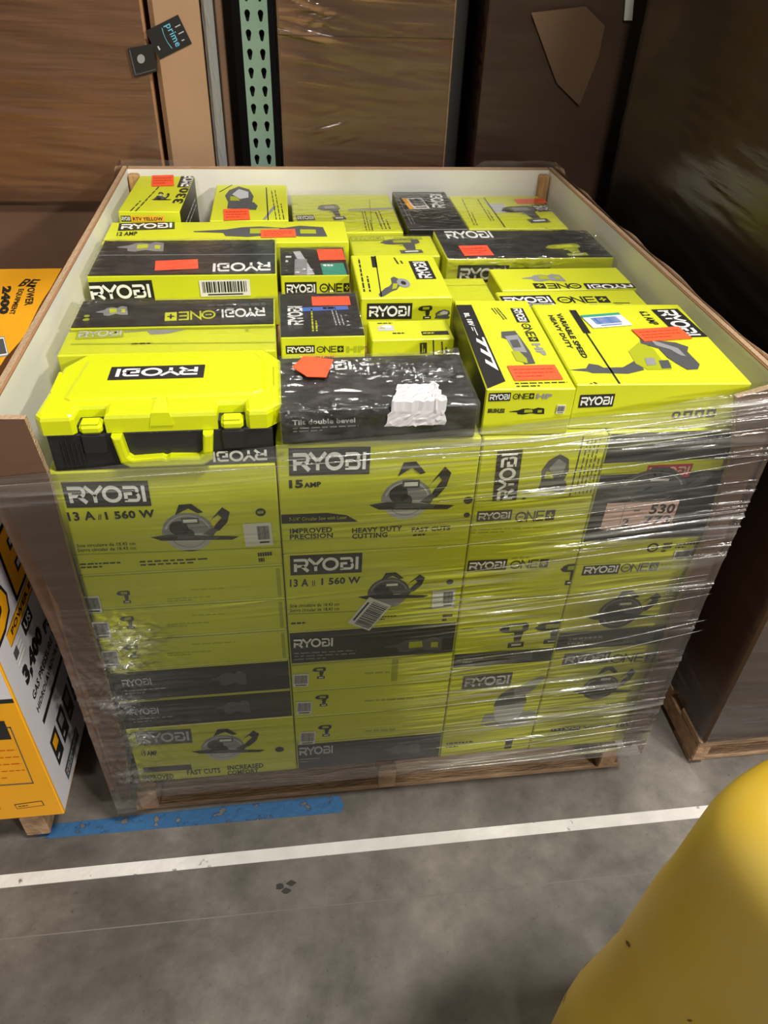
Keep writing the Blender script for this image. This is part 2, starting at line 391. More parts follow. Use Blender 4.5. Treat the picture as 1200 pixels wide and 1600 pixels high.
class Carton:
    """a printed carton; prints go into its own mesh, stickers become child parts"""
    def __init__(s, x0, x1, y0, y1, z0, z1, base=LIME, rz=0, faces=None, bev=.0022, name='tool_carton'):
        s.w, s.d, s.h = x1-x0, y1-y0, z1-z0; s.name = name; s.y0 = y0
        s.loc = Vector(((x0+x1)/2, (y0+y1)/2, z0)); s.rz = rz
        s.M = Matrix.Translation(s.loc) @ Matrix.Rotation(rz, 4, 'Z'); s.Mi = s.M.inverted()
        s.mb = MB(); s.mb.box(-s.w/2, s.w/2, -s.d/2, s.d/2, 0, s.h, base, bev); s.parts = []
        for k, m in (faces or {}).items(): s.face(k).rect(.006, .006, .994, .994, m, -.4)
    def face(s, k):
        o, a, b, n = FACES[k](s.w, s.d, s.h); return Frame(s.mb, o, a, b, n, (o, a, b))
    def fr(s, k, A, B, C, mb=None):
        """frame from three photo pixels: bottom-left, bottom-right, top-left of the print as it is read"""
        o, a, b, n = FACES[k](s.w, s.d, s.h); p0 = s.M @ o; nw = (s.M.to_3x3() @ n)
        a_, b_, c_ = (s.Mi @ hit(*q, p0, nw) for q in (A, B, C))
        ex = b_-a_; ey = c_-a_; e = n.cross(ex).normalized(); ey = e*ey.dot(e)
        return Frame(mb or s.mb, a_, ex, ey, n, None if mb else (o, a, b))
    def pix(s, k, pts, m, l=1):
        """a printed shape whose outline is read off the photograph and laid on face k"""
        o, a, b, n = FACES[k](s.w, s.d, s.h); p0 = s.M @ o; nw = (s.M.to_3x3() @ n); q = []
        for u, v in pts:
            p = s.Mi @ hit(u, v, p0, nw)-o; q.append((min(max(p.dot(a)/a.length_squared, .004), .996), min(max(p.dot(b)/b.length_squared, .004), .996)))
        s.face(k).poly(q, m, l)
    def sticker(s, k, A, B, C, m=ORANGE, name='price_sticker', label=None, draw=None, thick=.0007):
        mb = MB(); f = s.fr(k, A, B, C, mb); n = f.n
        q = [f.o, f.o+f.ex, f.o+f.ex+f.ey, f.o+f.ey]
        for p in (0,): pass
        lo = [p+n*.0014 for p in q]; hi = [p+n*(.0014+thick) for p in q]
        fl = lambda t: t if f.ex.cross(f.ey).dot(n) > 0 else t[::-1]
        mb.mesh(lo+hi, [fl((4, 5, 6, 7)), fl((0, 1, 5, 4)), fl((1, 2, 6, 5)), fl((2, 3, 7, 6)), fl((3, 0, 4, 7)), fl((3, 2, 1, 0))], m)
        g = Frame(mb, f.o+n*(.0014+thick-.0003), f.ex, f.ey, n)
        if draw: draw(g)
        s.parts.append((mb, name, label))
    def wrapped(s, name='plastic_wrap', amp=.0022, top=True, front=True, label='glossy crinkled clear plastic wrap', seed=0, milk=.3, frontk=1.0):
        n, m = 100, 64; w, d, h = s.w+.004, s.d+.004, s.h; mb = MB(); vs = []; fs = []
        prof = []
        if front: prof += [(-d/2-.0025, h*(1-frontk)+h*frontk*t/22, 0, -1) for t in range(22)]
        prof += [(-d/2+d*t/m, h+.0025, 1, 0) for t in range(m+1)]
        for (y, z, nz, ny) in prof:
            for i in range(n+1):
                x = -w/2+w*i/n; q = Vector((x*14+seed*7, y*45, z*45+seed))
                a = abs(noise.noise(q))*.7+.3*abs(noise.noise(q*2.7))
                g = max(0, noise.noise(Vector((x*6+seed, y*14, z*14)))+.15)*2
                c1 = max(0, 1-abs(noise.noise(Vector((x*16, y*48+z*48, seed*3.1))))/.16); c2 = max(0, 1-abs(noise.noise(Vector((x*40+3, y*70+z*70, seed))))/.2)
                a = a*.5+g*(.45*c1+.25*c2)
                vs.append((x, y+ny*amp*a, z+nz*amp*a))
        R = len(prof)
        for r in range(R-1):
            for i in range(n): b = r*(n+1)+i; fs.append((b, b+1, b+n+2, b+n+1))
        mb.mesh(vs, fs, POLY); s.parts.append((mb, name, label, milk))
    def done(s, label, cat='carton', group=None):
        o = s.mb.build(s.name, None, s.loc, (0, 0, s.rz)); tag(o, label, cat, group)
        for p in s.parts:
            c = p[0].build(p[1], o, smooth=(len(p) > 3))
            if p[2]: c['label'] = p[2]
            if len(p) > 3: milk(c, lambda v: p[3])
        s.ob = o; return o
def milk(o, fn):
    a = o.data.attributes.new('milk', 'FLOAT', 'POINT')
    a.data.foreach_set('value', [fn(v.co) for v in o.data.vertices])

def scribble(g): g.sub(.08, .15, .92, .85).lines(3, ORED, 2, .3, 5)
def bars(g): g.barcode()

# ================================================================== SETTING
fl = MB(); fl.face([(-9, -7, 0), (9, -7, 0), (9, 9, 0), (-9, 9, 0)], None)
fm = bpy.data.materials.new('polished_concrete'); fm.use_nodes = True
nt = fm.node_tree; b = nt.nodes['Principled BSDF']; N = nt.nodes.new; L = nt.links.new
tc = N('ShaderNodeTexCoord')
def nz(scale, det, rough=.55, dist=0):
    n = N('ShaderNodeTexNoise'); n.inputs['Scale'].default_value = scale; n.inputs['Detail'].default_value = det
    n.inputs['Roughness'].default_value = rough; n.inputs['Distortion'].default_value = dist; L(tc.outputs['Object'], n.inputs[0]); return n
n1 = nz(2.2, 8, .6, .4); n2 = nz(14, 8, .7); n3 = nz(70, 4, .6)
r1 = N('ShaderNodeValToRGB'); r1.color_ramp.elements[0].position = .36; r1.color_ramp.elements[1].position = .66
r1.color_ramp.elements[0].color = (.085, .076, .066, 1); r1.color_ramp.elements[1].color = (.225, .203, .178, 1); L(n1.outputs[0], r1.inputs[0])
r2 = N('ShaderNodeValToRGB'); r2.color_ramp.elements[0].position = .3; r2.color_ramp.elements[1].position = .75
r2.color_ramp.elements[0].color = (.6, .6, .6, 1); r2.color_ramp.elements[1].color = (1.3, 1.3, 1.3, 1); L(n2.outputs[0], r2.inputs[0])
mx = N('ShaderNodeMix'); mx.data_type = 'RGBA'; mx.blend_type = 'MULTIPLY'; mx.inputs[0].default_value = .8
L(r1.outputs[0], mx.inputs[6]); L(r2.outputs[0], mx.inputs[7])
r3 = N('ShaderNodeValToRGB'); r3.color_ramp.elements[0].position = .24; r3.color_ramp.elements[1].position = .36
r3.color_ramp.elements[0].color = (.35, .33, .3, 1); r3.color_ramp.elements[1].color = (1, 1, 1, 1); L(n3.outputs[0], r3.inputs[0])
m4 = N('ShaderNodeMix'); m4.data_type = 'RGBA'; m4.blend_type = 'MULTIPLY'; m4.inputs[0].default_value = .8
L(mx.outputs[2], m4.inputs[6]); L(r3.outputs[0], m4.inputs[7]); L(m4.outputs[2], b.inputs['Base Color'])
rr = N('ShaderNodeMapRange'); rr.inputs[3].default_value = .32; rr.inputs[4].default_value = .6; L(n2.outputs[0], rr.inputs[0]); L(rr.outputs[0], b.inputs['Roughness'])
bp = N('ShaderNodeBump'); bp.inputs['Strength'].default_value = .12; bp.inputs['Distance'].default_value = .01; L(n2.outputs[0], bp.inputs['Height']); L(bp.outputs[0], b.inputs['Normal'])
fl.mats = [fm]; fl.m = [0]
tag(fl.build('floor'), kind='structure')
wl = MB(); wl.box(-9, 9, 3.4, 3.6, 0, 7, mat('dark_wall_panel', (.02, .017, .015), .8)); tag(wl.build('wall_back'), kind='structure')

def paint(name, col, holes, sc=25):
    m = mat(name, col, .5, var=.06, vscale=20, bump=.2, bscale=60)
    nt = m.node_tree; b = nt.nodes['Principled BSDF']; n = nt.nodes.new('ShaderNodeTexNoise'); n.inputs['Scale'].default_value = sc; n.inputs['Detail'].default_value = 8
    tc = nt.nodes.new('ShaderNodeTexCoord'); nt.links.new(tc.outputs['Object'], n.inputs[0])
    r = nt.nodes.new('ShaderNodeMapRange'); r.inputs[1].default_value = holes-.02; r.inputs[2].default_value = holes+.04; r.inputs[3].default_value = 0; r.inputs[4].default_value = 1
    nt.links.new(n.outputs[0], r.inputs[0]); nt.links.new(r.outputs[0], b.inputs['Alpha']); return m
def strip(name, pts, m, label, z=.0012):
    mb = MB(); mb.prism(pts, .0002, z, m); return tag(mb.build(name), label, 'floor marking')
strip('floor_line', [(-3, -.140), (3, -.140), (3, -.111), (-3, -.111)], paint('white_floor_paint', (.68, .66, .63), .31), 'long white painted line crossing the grey concrete in front of the pallets')
strip('floor_tape', [(-.80, -.036), (-.113, -.040), (-.105, -.020), (-.116, .004), (-.40, 0.004), (-.80, -.003)], paint('blue_floor_tape', (.03, .11, .25), .37, 40), 'worn blue floor tape beside the pallet of lime cartons', .001)
jl = MB(); jl.prism([(-3, -.188-.045), (3, -.236-.03), (3, -.2385-.03), (-3, -.1905-.045)], .0001, .0006, mat('joint_line', (.17, .155, .137), .5)); 
tag(jl.build('trim_1'), kind='structure')
sm = MB()
for k, (px, py) in enumerate([(437, 1385), (447, 1392), (455, 1380)]):
    c = at(px, py, 2, 0); sm.prism([(c.x+.009*math.cos(t*PI/4)*(1+.4*math.sin(3*t+k)), c.y+.007*math.sin(t*PI/4)) for t in range(8)], .0002, .0006+.0001*k, mat('scuff_rubber', (.035, .033, .03), .8))
tag(sm.build('scuff_mark'), 'small dark scuff on the concrete below the white line', 'scuff')

# ================================================================== PALLET
pal = empty('wooden_pallet', (0, .64, 0)); tag(pal, 'wooden pallet under the bin of lime green cartons', 'pallet')
def board(parent, name, x0, x1, y0, y1, z0, z1, m=WOOD, org=(0, .64, 0)):
    mb = MB(); mb.box(x0-org[0], x1-org[0], y0-org[1], y1-org[1], z0-org[2], z1-org[2], m, .003); return mb.build(name, parent)
for x in (-.555, -.0, .55):
    o = board(pal, 'stringer', x-.021, x+.021, .005, 1.27, .0165, .086, WOODX)
board(pal, 'bottom_board', -.59, .59, .012, .10, .001, .016)
board(pal, 'bottom_board', -.59, .59, .58, .67, .001, .016)
board(pal, 'bottom_board', -.59, .59, 1.17, 1.26, .001, .016)
for i in range(9):
    y = .03+i*.137; board(pal, 'deck_board', -.595, .595, y, y+.105, .0865, .0985)

# ================================================================== BIN
HB, DB = 1.097, 1.3075
binr = empty('pallet_bin', (0, .65, .099)); tag(binr, 'big open cardboard bin with white inside walls and its front cut away', 'bin')
def wall(name, x0, x1, y0, y1, inner, z0=.0995, z1=HB):
    mb = MB(); o = Vector((0, .65, .099))
    mb.box(x0-o.x, x1-o.x, y0-o.y, y1-o.y, z0-o.z, z1-o.z, KRAFT, .002)
    # corrugated top edge
    mb.box(x0-o.x+.002, x1-o.x-.002, y0-o.y+.002, y1-o.y-.002, z1-o.z-.001, z1-o.z+.0012, KRAFTL)
    X0, X1, Y0, Y1, Z0, Z1 = x0-o.x, x1-o.x, y0-o.y, y1-o.y, z0-o.z, z1-o.z-.003; e = .0008
    if inner == 'x+': mb.face([(X1+e, Y0, Z0), (X1+e, Y1, Z0), (X1+e, Y1, Z1), (X1+e, Y0, Z1)], LINER)
    if inner == 'x-': mb.face([(X0-e, Y0, Z0), (X0-e, Y0, Z1), (X0-e, Y1, Z1), (X0-e, Y1, Z0)], LINER)
    if inner == 'y-': mb.face([(X0, Y0-e, Z0), (X1, Y0-e, Z0), (X1, Y0-e, Z1), (X0, Y0-e, Z1)], LINER)
    return mb.build(name, binr)
wall('side_wall', -.617, -.603, .008, DB, 'x+')
wall('side_wall', .603, .617, .008, DB, 'x-')
wall('back_wall', -.602, .602, DB-.016, DB-.001, 'y-')
for sx in (-1, 1):
    mb = MB(); mb.box(sx*.585-.014, sx*.585+.014, DB-.046-.65, DB-.018-.65, .001, HB-.099-.012, mat('raw_pine', (.45, .26, .10), .65, var=.25, vscale=20, stretch=(6, 6, 1), bump=.3), .003)
    mb.build('corner_post', binr)
def remnant(px, y0=-.006, y1=.006):
    pts = []
    for u, v in px: p = at(u, v, 1, y0); pts.append((p.x, p.z-.099))
    a = sum(pts[i][0]*pts[(i+1) % len(pts)][1]-pts[(i+1) % len(pts)][0]*pts[i][1] for i in range(len(pts)))
    if a < 0: pts = pts[::-1]
    mb = MB(); mb.prism(pts, y0-.65, y1-.65, KRAFTD, 'y', msides=KRAFTL)
    return mb.build('front_wall_remnant', binr)
remnant([(38, 655), (-60, 655), (-30, 720), (10, 790), (55, 880), (93, 950), (98, 978), (118, 1042), (136, 1078), (170, 1195), (190, 1255), (203, 1250), (196, 1180), (165, 1060), (118, 905), (76, 745)])['label'] = 'left strip of brown cardboard left where the front was cut'
remnant([(1152, 622), (1228, 600), (1210, 640), (1199, 694), (1177, 744), (1167, 760), (1124, 855), (1089, 942), (1068, 1000), (1037, 1074), (1016, 1115), (985, 1168), (975, 1165), (1003, 1090), (1030, 1028), (1074, 905), (1101, 847), (1146, 711)])['label'] = 'right strip of brown cardboard left where the front was cut'

# buried cartons that carry the upper layer
def buried(x0, x1, y0, y1, z0, z1, label):
    c = Carton(x0, x1, y0, y1, z0, z1, KRAFT, name='plain_carton'); c.face('top').rect(.49, 0, .51, 1, KRAFTL, 1); c.done(label)
buried(-.58, -.215, .56, 1.25, .10, .955, 'plain brown carton buried under the back left cartons')
buried(-.205, .118, .33, 1.25, .10, .955, 'plain brown carton buried under the middle cartons')
buried(.165, .585, .40, 1.25, .10, .955, 'plain brown carton buried under the right-hand cartons')

G1 = 'power tool cartons stacked in the open front of the bin'
G2 = 'power tool cartons of the top layer in the bin'
e_ = .0012
X0, XA, XB, XC, XD = -.565, -.2105, .126, .343, .598
def FC(x0, x1, z0, z1, base=LIME, depth=.30, **k): return Carton(x0+e_, x1-e_, .02, .02+depth, z0+.0004, z1-.0004, base, **k)

# ------------------------------------------------------------------ front, column 1
c = FC(X0, XA, .746, .965, depth=.53)
c.fr('front', (105, 793), (237, 790), (99, 753)).ryobi()
c.fr('front', (108, 814), (150, 812), (106, 800)).text('13 A', INK)
c.fr('front', (154, 812), (160, 812), (154, 803)).text('//', INK)
c.fr('front', (166, 812), (243, 808), (165, 799)).text('1 560 W', INK, bold=.04)
c.fr('front', (243, 866), (376, 860), (240, 788)).saw()
c.fr('front', (121, 856), (212, 852), (120, 850)).text('Scie circulaire de 18,43 cm', INK, bold=.01)
c.fr('front', (122, 863), (213, 859), (121, 857)).text('Sierra circular de 18,43 cm', INK, bold=.01)
c.fr('front', (112, 868), (438, 856), (112, 866)).rect(0, 0, 1, 1, LIMED, 1)
c.fr('front', (127, 889), (190, 886), (126, 879)).lines(2, INK, seed=2)
c.fr('front', (220, 885), (325, 880), (219, 875)).lines(2, INK, seed=4)
c.fr('front', (405, 880), (427, 878), (404, 863)).lines(2, INK, fill=.7, seed=5)
f = c.fr('front', (400, 808), (416, 807), (399, 793)); f.circ(.5, .5, .5, INK, 2); f.sub(.2, .35, .8, .65).text('NEW', LIME, 3)
c.sticker('front', (384, 853), (427, 850), (381, 818), PAPER, 'barcode_label', 'white barcode label', lambda g: g.sub(.45, .05, .95, .95).barcode())
c.done('lime circular saw carton marked 13 A, directly beneath the lime green tool case', group=G1)
thin = [(.662, .7455), (.577, .6615), (.490, .5765)]
for k, (z0, z1) in enumerate(thin):
    c = FC(X0, XA, z0, z1, depth=.5)
    v = [935, 975, 1020][k]
    c.fr('front', (185-k*3+k*8, v+8), (207+k*6, v+7), (184+k*4, v-12)).drill()
    c.fr('front', (262, v+6), (330, v+2), (262, v-1)).lines(2, LIMED, seed=k)
    c.fr('front', (300, v-12), (395, v-17), (300, v-15)).lines(1, LIMED, seed=k+3)
    c.face('front').rect(0, .96, 1, .99, LIMED, 1); c.face('front').rect(.965, .05, .985, .9, LIMED, 1)
    c.sticker('front', (136+k*14, v+22), (161+k*14, v+21), (134+k*14, v-4), PAPER, 'barcode_label', 'white barcode label', bars)
    c.done(['dusty lime carton with a drill picture, first below the upper left saw carton', 'dusty lime carton in the middle of the three thin left-column cartons behind bunched wrap', 'dusty lime carton lying right on top of the two black-fronted cartons of the left column'][k], group=G1)
for k, (z0, z1) in enumerate([(.396, .4895), (.303, .3955)]):
    c = FC(X0, XA, z0, z1, depth=.5, faces={'front': BLACK})
    c.face('front').rect(.01, .955, .99, 1, LIME, 2)
    c.face('front').sub(.06, .5, .22, .72).ryobi(None, LGREY); c.face('front').sub(.06, .2, .3, .4).lines(2, GREY, 2)
    c.face('front').sub(.55, .2, .75, .8).recip(2, DGREY, DGREY)
    c.done(['black-fronted carton with a lime top edge, upper of the two in the left column', 'black-fronted carton with a lime top edge, lower of the two in the left column'][k], group=G1)
c = FC(X0, XA, .101, .3025, depth=.5)
c.fr('front', (215, 1165), (301, 1160), (212, 1143)).ryobi(DGREY, LGREY)
c.fr('front', (222, 1181), (246, 1180), (221, 1173)).text('15 AMP', INK)
c.fr('front', (303, 1192), (415, 1186), (303, 1140)).saw()
c.fr('front', (225, 1207), (300, 1202), (225, 1199)).rect(0, 0, 1, 1, INK, 2)
c.fr('front', (224, 1218), (272, 1216), (223, 1211)).text('IMPROVED', INK); c.fr('front', (224, 1225), (274, 1222), (224, 1219)).text('PRECISION', INK)
c.fr('front', (293, 1211), (345, 1207), (293, 1203)).text('FAST CUTS', INK)
c.fr('front', (356, 1203), (412, 1199), (356, 1196)).text('INCREASED', INK); c.fr('front', (356, 1211), (404, 1207), (356, 1204)).text('COMFORT', INK)
f = c.fr('front', (430, 1175), (444, 1174), (430, 1167)); f.circ(.5, .5, .5, INK, 2)
c.face('front').rect(0, .2, .45, .215, LIMED, 1)
c.done('lime circular saw carton at the bottom of the left column, reading FAST CUTS', group=G1)

# ------------------------------------------------------------------ front, column 2
c = FC(XA, XB, .7685, 1.0, depth=.28)
c.fr('front', (452, 743), (577, 740), (450, 700)).ryobi()
c.fr('front', (452, 763), (474, 762), (451, 750)).text('15', INK, bold=.05); c.fr('front', (475, 762), (502, 760), (475, 754)).text('AMP', INK, bold=.04)
c.fr('front', (578, 824), (706, 818), (576, 722)).saw()
f = c.fr('front', (437, 820), (560, 815), (437, 804)); f.poly([(0, .1), (1, 0), (.85, .7), (.6, 1), (0, 1)], INK, 2); f.sub(.12, .35, .85, .7).text('7-1/4" Circular Saw with Laser', LIME, 3, .0)
c.fr('front', (453, 834), (519, 831), (453, 826)).text('IMPROVED', INK); c.fr('front', (453, 843), (520, 840), (453, 835)).text('PRECISION', INK)
c.fr('front', (550, 833), (628, 829), (550, 825)).text('HEAVY DUTY', INK); c.fr('front', (550, 842), (605, 839), (550, 834)).text('CUTTING', INK)
c.fr('front', (643, 831), (703, 828), (643, 824)).text('FAST CUTS', INK); c.fr('front', (645, 839), (688, 836), (645, 833)).lines(1, INK)
f = c.fr('front', (724, 788), (738, 787), (724, 776)); f.circ(.5, .5, .5, INK, 2); f = c.fr('front', (724, 810), (734, 809), (724, 800)); f.circ(.5, .5, .5, INK, 2)
c.done('large lime circular saw carton marked 15 AMP, in the second column below the black carton', group=G1)
c = FC(XA, XB, .566, .768, depth=.28)
c.fr('front', (454, 899), (565, 894), (452, 868)).ryobi()
c.fr('front', (453, 917), (482, 916), (452, 905)).text('13 A', INK); c.fr('front', (488, 916), (494, 915), (488, 907)).text('//', INK); c.fr('front', (502, 914), (563, 911), (501, 903)).text('1 560 W', INK, bold=.04)
c.fr('front', (560, 952), (668, 946), (560, 896)).saw(1, DGREY, GREY)
c.fr('front', (453, 950), (530, 947), (453, 944)).text('Scie circulaire de 18,43 cm', INK, bold=.01); c.fr('front', (453, 957), (530, 954), (453, 951)).text('Sierra circular de 18,43 cm', INK, bold=.01)
c.fr('front', (443, 961), (713, 949), (443, 959)).rect(0, 0, 1, 1, LIMED, 1)
c.fr('front', (455, 977), (505, 974), (455, 971)).lines(1, INK); c.fr('front', (585, 970), (620, 968), (585, 962)).lines(2, INK); c.fr('front', (690, 972), (706, 971), (690, 960)).lines(2, INK, fill=.7)
f = c.fr('front', (697, 914), (708, 913), (697, 905)); f.circ(.5, .5, .5, INK, 2)
c.sticker('front', (674, 951), (709, 948), (672, 922), PAPER, 'barcode_label', 'white barcode label', lambda g: g.sub(.45, .05, .95, .95).barcode())
c.sticker('front', (543, 972), (577, 932), (572, 990), PAPER, 'barcode_sticker', 'white barcode sticker stuck on at a slant', bars)
c.done('lime circular saw carton marked 13 A with a slanted barcode sticker, second column', group=G1)
c = FC(XA, XB, .474, .5655, depth=.28, faces={'front': BLACK})
c.fr('front', (459, 1012), (520, 1009), (459, 999)).ryobi(None, WHITE)
c.fr('front', (460, 1032), (555, 1027), (460, 1018)).lines(3, GREY, 2, .3)
c.fr('front', (600, 1025), (690, 1018), (600, 998)).recip(2, DGREY, LIMED)
c.done('black-fronted carton with white lettering in the middle of the second column', group=G1)
for k, (z0, z1) in enumerate([(.386, .4735), (.297, .3855), (.206, .2965)]):
    c = FC(XA, XB, z0, z1, depth=.28)
    v = [1057, 1100, 1147][k]; xx = 487+k*4
    c.fr('front', (xx, v+4), (xx+22, v+3), (xx, v-14)).drill(1, INK)
    c.fr('front', (570, v-2), (660, v-7), (570, v-8)).lines(1, LIMED, seed=k+1)
    c.face('front').rect(0, .965, 1, .99, LIMED, 1)
    if k == 0: c.face('front').rect(.62, .1, .66, .92, LIMED, 1)
    c.sticker('front', (458+k*5, v+15), (482+k*5, v+14), (457+k*5, v-4), PAPER, 'barcode_label', 'white barcode label', bars)
    c.done(['thin lime carton right under the black carton with white lettering, second column', 'thin lime carton, middle one of the three in the second column', 'thin lime carton, lowest of the three, on the bottom black carton'][k], group=G1)
c = FC(XA, XB, .101, .2055, depth=.28, faces={'front': BLACK})
c.face('front').rect(.01, .93, .99, 1, LIME, 2)
c.fr('front', (468, 1180), (520, 1176), (468, 1168)).ryobi(None, LGREY)
c.fr('front', (468, 1192), (500, 1190), (468, 1184)).lines(2, GREY, 2, .3); c.fr('front', (597, 1182), (655, 1178), (597, 1162)).recip(2, DGREY, DGREY)
c.done('black-fronted carton at the bottom of the second column over the middle of the pallet', group=G1)

# ------------------------------------------------------------------ front, column 3
c = FC(XB, XC, .8665, .998, depth=.36)
c.fr('front', (806, 783), (817, 702), (769, 781)).ryobi()
c.fr('front', (838, 772), (884, 768), (838, 712)).sander(1, DGREY, GREY)
f = c.face('front'); f.rect(.79, .02, .8, .98, INK, 1)
f = c.face('front').sub(.82, .06, .98, .95); f2 = Frame(f.mb, f.o+f.ex, f.ey, -f.ex, f.n, f.clip); f2.lines(5, INK, 1, .25)
c.fr('front', (815, 783), (828, 782), (817, 765)).lines(2, INK)
c.done('lime sander carton with its name printed sideways, front of the third column', group=G1)
c = FC(XB, XC, .7665, .866, depth=.36)
c.fr('front', (744, 815), (798, 812), (744, 799)).ryobi(); c.fr('front', (804, 816), (865, 812), (804, 800)).one()
c.fr('front', (735, 835), (850, 830), (735, 826)).lines(2, LIMED)
c.done('lime carton with bold lettering right below the sideways-printed sander carton', group=G1)
c = FC(XB, XC, .6205, .766, depth=.36)
c.fr('front', (729, 893), (790, 890), (729, 876)).ryobi(); c.fr('front', (796, 889), (855, 886), (796, 876)).one()
c.fr('front', (869, 915), (902, 913), (869, 882)).drill(1, INK)
c.fr('front', (727, 958), (790, 955), (727, 950)).text('BRUSHLESS', INK, bold=.05); c.fr('front', (793, 955), (828, 953), (793, 948)).lines(1, INK)
c.fr('front', (800, 875), (860, 872), (800, 869)).lines(1, LIMED)
c.done('lime drill carton in the third column with one small drill at its right end', group=G1)
c = FC(XB, XC, .468, .62, depth=.36)
c.fr('front', (775, 1014), (821, 1010), (775, 976)).drill(1, INK); c.fr('front', (829, 1008), (880, 1004), (829, 974)).drill(1, INK)
c.fr('front', (722, 985), (760, 983), (722, 980)).lines(1, LIMED)
c.done('lime carton showing two dark drills side by side', group=G1)
c = FC(XB, XC, .424, .4675, depth=.36, faces={'front': BLACK}); c.face('front').sub(.1, .25, .3, .75).lines(2, GREY, 2); c.face('front').sub(.5, .1, .8, .9).recip(2, DGREY, DGREY)
c.done('flat black-fronted carton between the two-drill carton and the mitre saw carton', group=G1)
c = FC(XB, XC, .101, .4235, depth=.36)
c.fr('front', (721, 1077), (797, 1071), (720, 1056)).ryobi(DGREY, LGREY)
c.fr('front', (748, 1140), (835, 1134), (748, 1062)).mitre()
c.face('front').rect(.72, .02, .8, .16, BLACK, 1); c.face('front').sub(.05, .1, .35, .18).lines(2, INK)
c.done('tall lime mitre saw carton at the bottom of the third column', group=G1)

# ------------------------------------------------------------------ front, column 4
c = FC(XC, XD-.01, .937, .998, depth=.36, faces={'front': BLACK}); c.face('front').sub(.55, .3, .9, .7).lines(2, DGREY, 2)
c.done('flat black-fronted carton under the big lime grinder carton at the right', group=G1)
c = FC(XC, XD-.004, .757, .9365, depth=.36, faces={'front': BLACK})
c.face('front').rect(0, .87, 1, 1, LIME, 1)
c.fr('front', (1006, 748), (1076, 745), (1005, 727)).ryobi(RED, PINK); c.fr('front', (1008, 754), (1065, 752), (1008, 750)).lines(1, LIMED, 2)
c.fr('front', (935, 790), (1110, 786), (935, 730)).saw(1, DGREY, DGREY, DGREY)
def pnk(g):
    g.sub(.62, .52, .97, .9).text('530', INK); g.sub(.58, .1, .97, .46).text('772', INK); g.sub(.28, .08, .38, .4).text('2', INK); g.sub(.4, .62, .58, .75).lines(1, INK, 2)
    g.rect(.25, .02, .255, .98, INK, 2)
c.sticker('front', (937, 826), (1047, 821), (939, 786), PINK, 'price_label', 'pink price label with handwritten numbers', pnk)
c.done('black carton with a lime top edge and a pink price label, right-hand column', group=G1)
c = FC(XC, XD, .700, .7565, depth=.36)
f = c.fr('front', (1008, 864), (1026, 863), (1008, 848)); f.circ(.5, .5, .5, INK, 1); f.circ(.5, .5, .32, LIME, 2); f.circ(.5, .5, .14, INK, 3)
c.fr('front', (1032, 864), (1046, 863), (1032, 848)).lines(3, INK, 1, .6); c.fr('front', (1054, 858), (1090, 856), (1054, 848)).lines(2, INK, 1, .5)
c.sticker('front', (1050, 873), (1082, 871), (1050, 860), PAPER, 'barcode_label', 'white barcode label', bars)
c.done('low lime carton with small symbols under the black carton with the pink label', group=G1)
c = FC(XC, XD, .512, .6995, depth=.36)
c.fr('front', (908, 899), (965, 896), (908, 883)).ryobi(); c.fr('front', (968, 894), (1026, 891), (968, 881)).one(DGREY); c.fr('front', (1030, 891), (1072, 889), (1030, 880)).lines(2, LIMED)
c.fr('front', (912, 985), (1024, 978), (912, 926)).saw(1, DGREY, INK)
c.done('lime saw carton under the low carton with symbols in the right-hand column', group=G1)
c = FC(XC, XD, .456, .5115, depth=.36, faces={'front': BLACK}); c.face('front').sub(.1, .25, .4, .75).lines(2, GREY, 2); c.face('front').sub(.5, .1, .85, .9).recip(2, DGREY, DGREY)
c.done('flat black-fronted carton halfway down the right-hand column', group=G1)
c = FC(XC, XD+.002, .178, .4555, depth=.36)
c.fr('front', (877, 1039), (949, 1035), (876, 1022)).ryobi(DGREY, LGREY); c.fr('front', (952, 1036), (1022, 1032), (952, 1023)).one()
c.fr('front', (890, 1100), (982, 1094), (890, 1044)).saw(1, DGREY, DGREY)
c.done('tall lime saw carton with wide lettering near the bottom of the right-hand column', group=G1)
c = FC(XC, XD+.003, .101, .1775, depth=.36)
c.fr('front', (860, 1143), (905, 1140), (860, 1131)).ryobi(); c.fr('front', (910, 1138), (955, 1135), (910, 1128)).one(); c.fr('front', (962, 1136), (985, 1134), (962, 1130)).text('18V', INK)
c.done('lowest lime carton of the right-hand column over the corner of the pallet', group=G1)

# ================================================================== TOOL CASE
tcs = empty('tool_case', (-.378, .125, .9665)); tag(tcs, 'lime green plastic tool case with latches and handle lying on the left-hand cartons', 'tool case')
W, D = .368, .212; hw, hd = W/2, D/2
mb = MB()
base = [(-hw+.012, -hd+.004), (hw-.0185, -hd+.004), (hw-.0185, hd-.03), (hw-.04, hd-.006), (-hw+.035, hd-.006), (-hw+.012, hd-.03)]
mb.prism(base, 0, .066, PBLK, bev=.003)
mb.prism(inset(base, .004), .06, .078, PBLK)
for k in range(5): mb.box(-hw+.03+k*.007, -hw+.032+k*.007, -hd+.001, -hd+.006, .012, .055, PBLK)
f = Frame(mb, Vector((hw-.03, -hd+.0025, .026)), Vector((-.085, 0, 0)), Vector((0, 0, -.02)), Vector((0, -1, 0))); f.ryobi(None, WHITE)
mb.build('base_shell', tcs)
n0, n1_, dp = .058, .100, .032
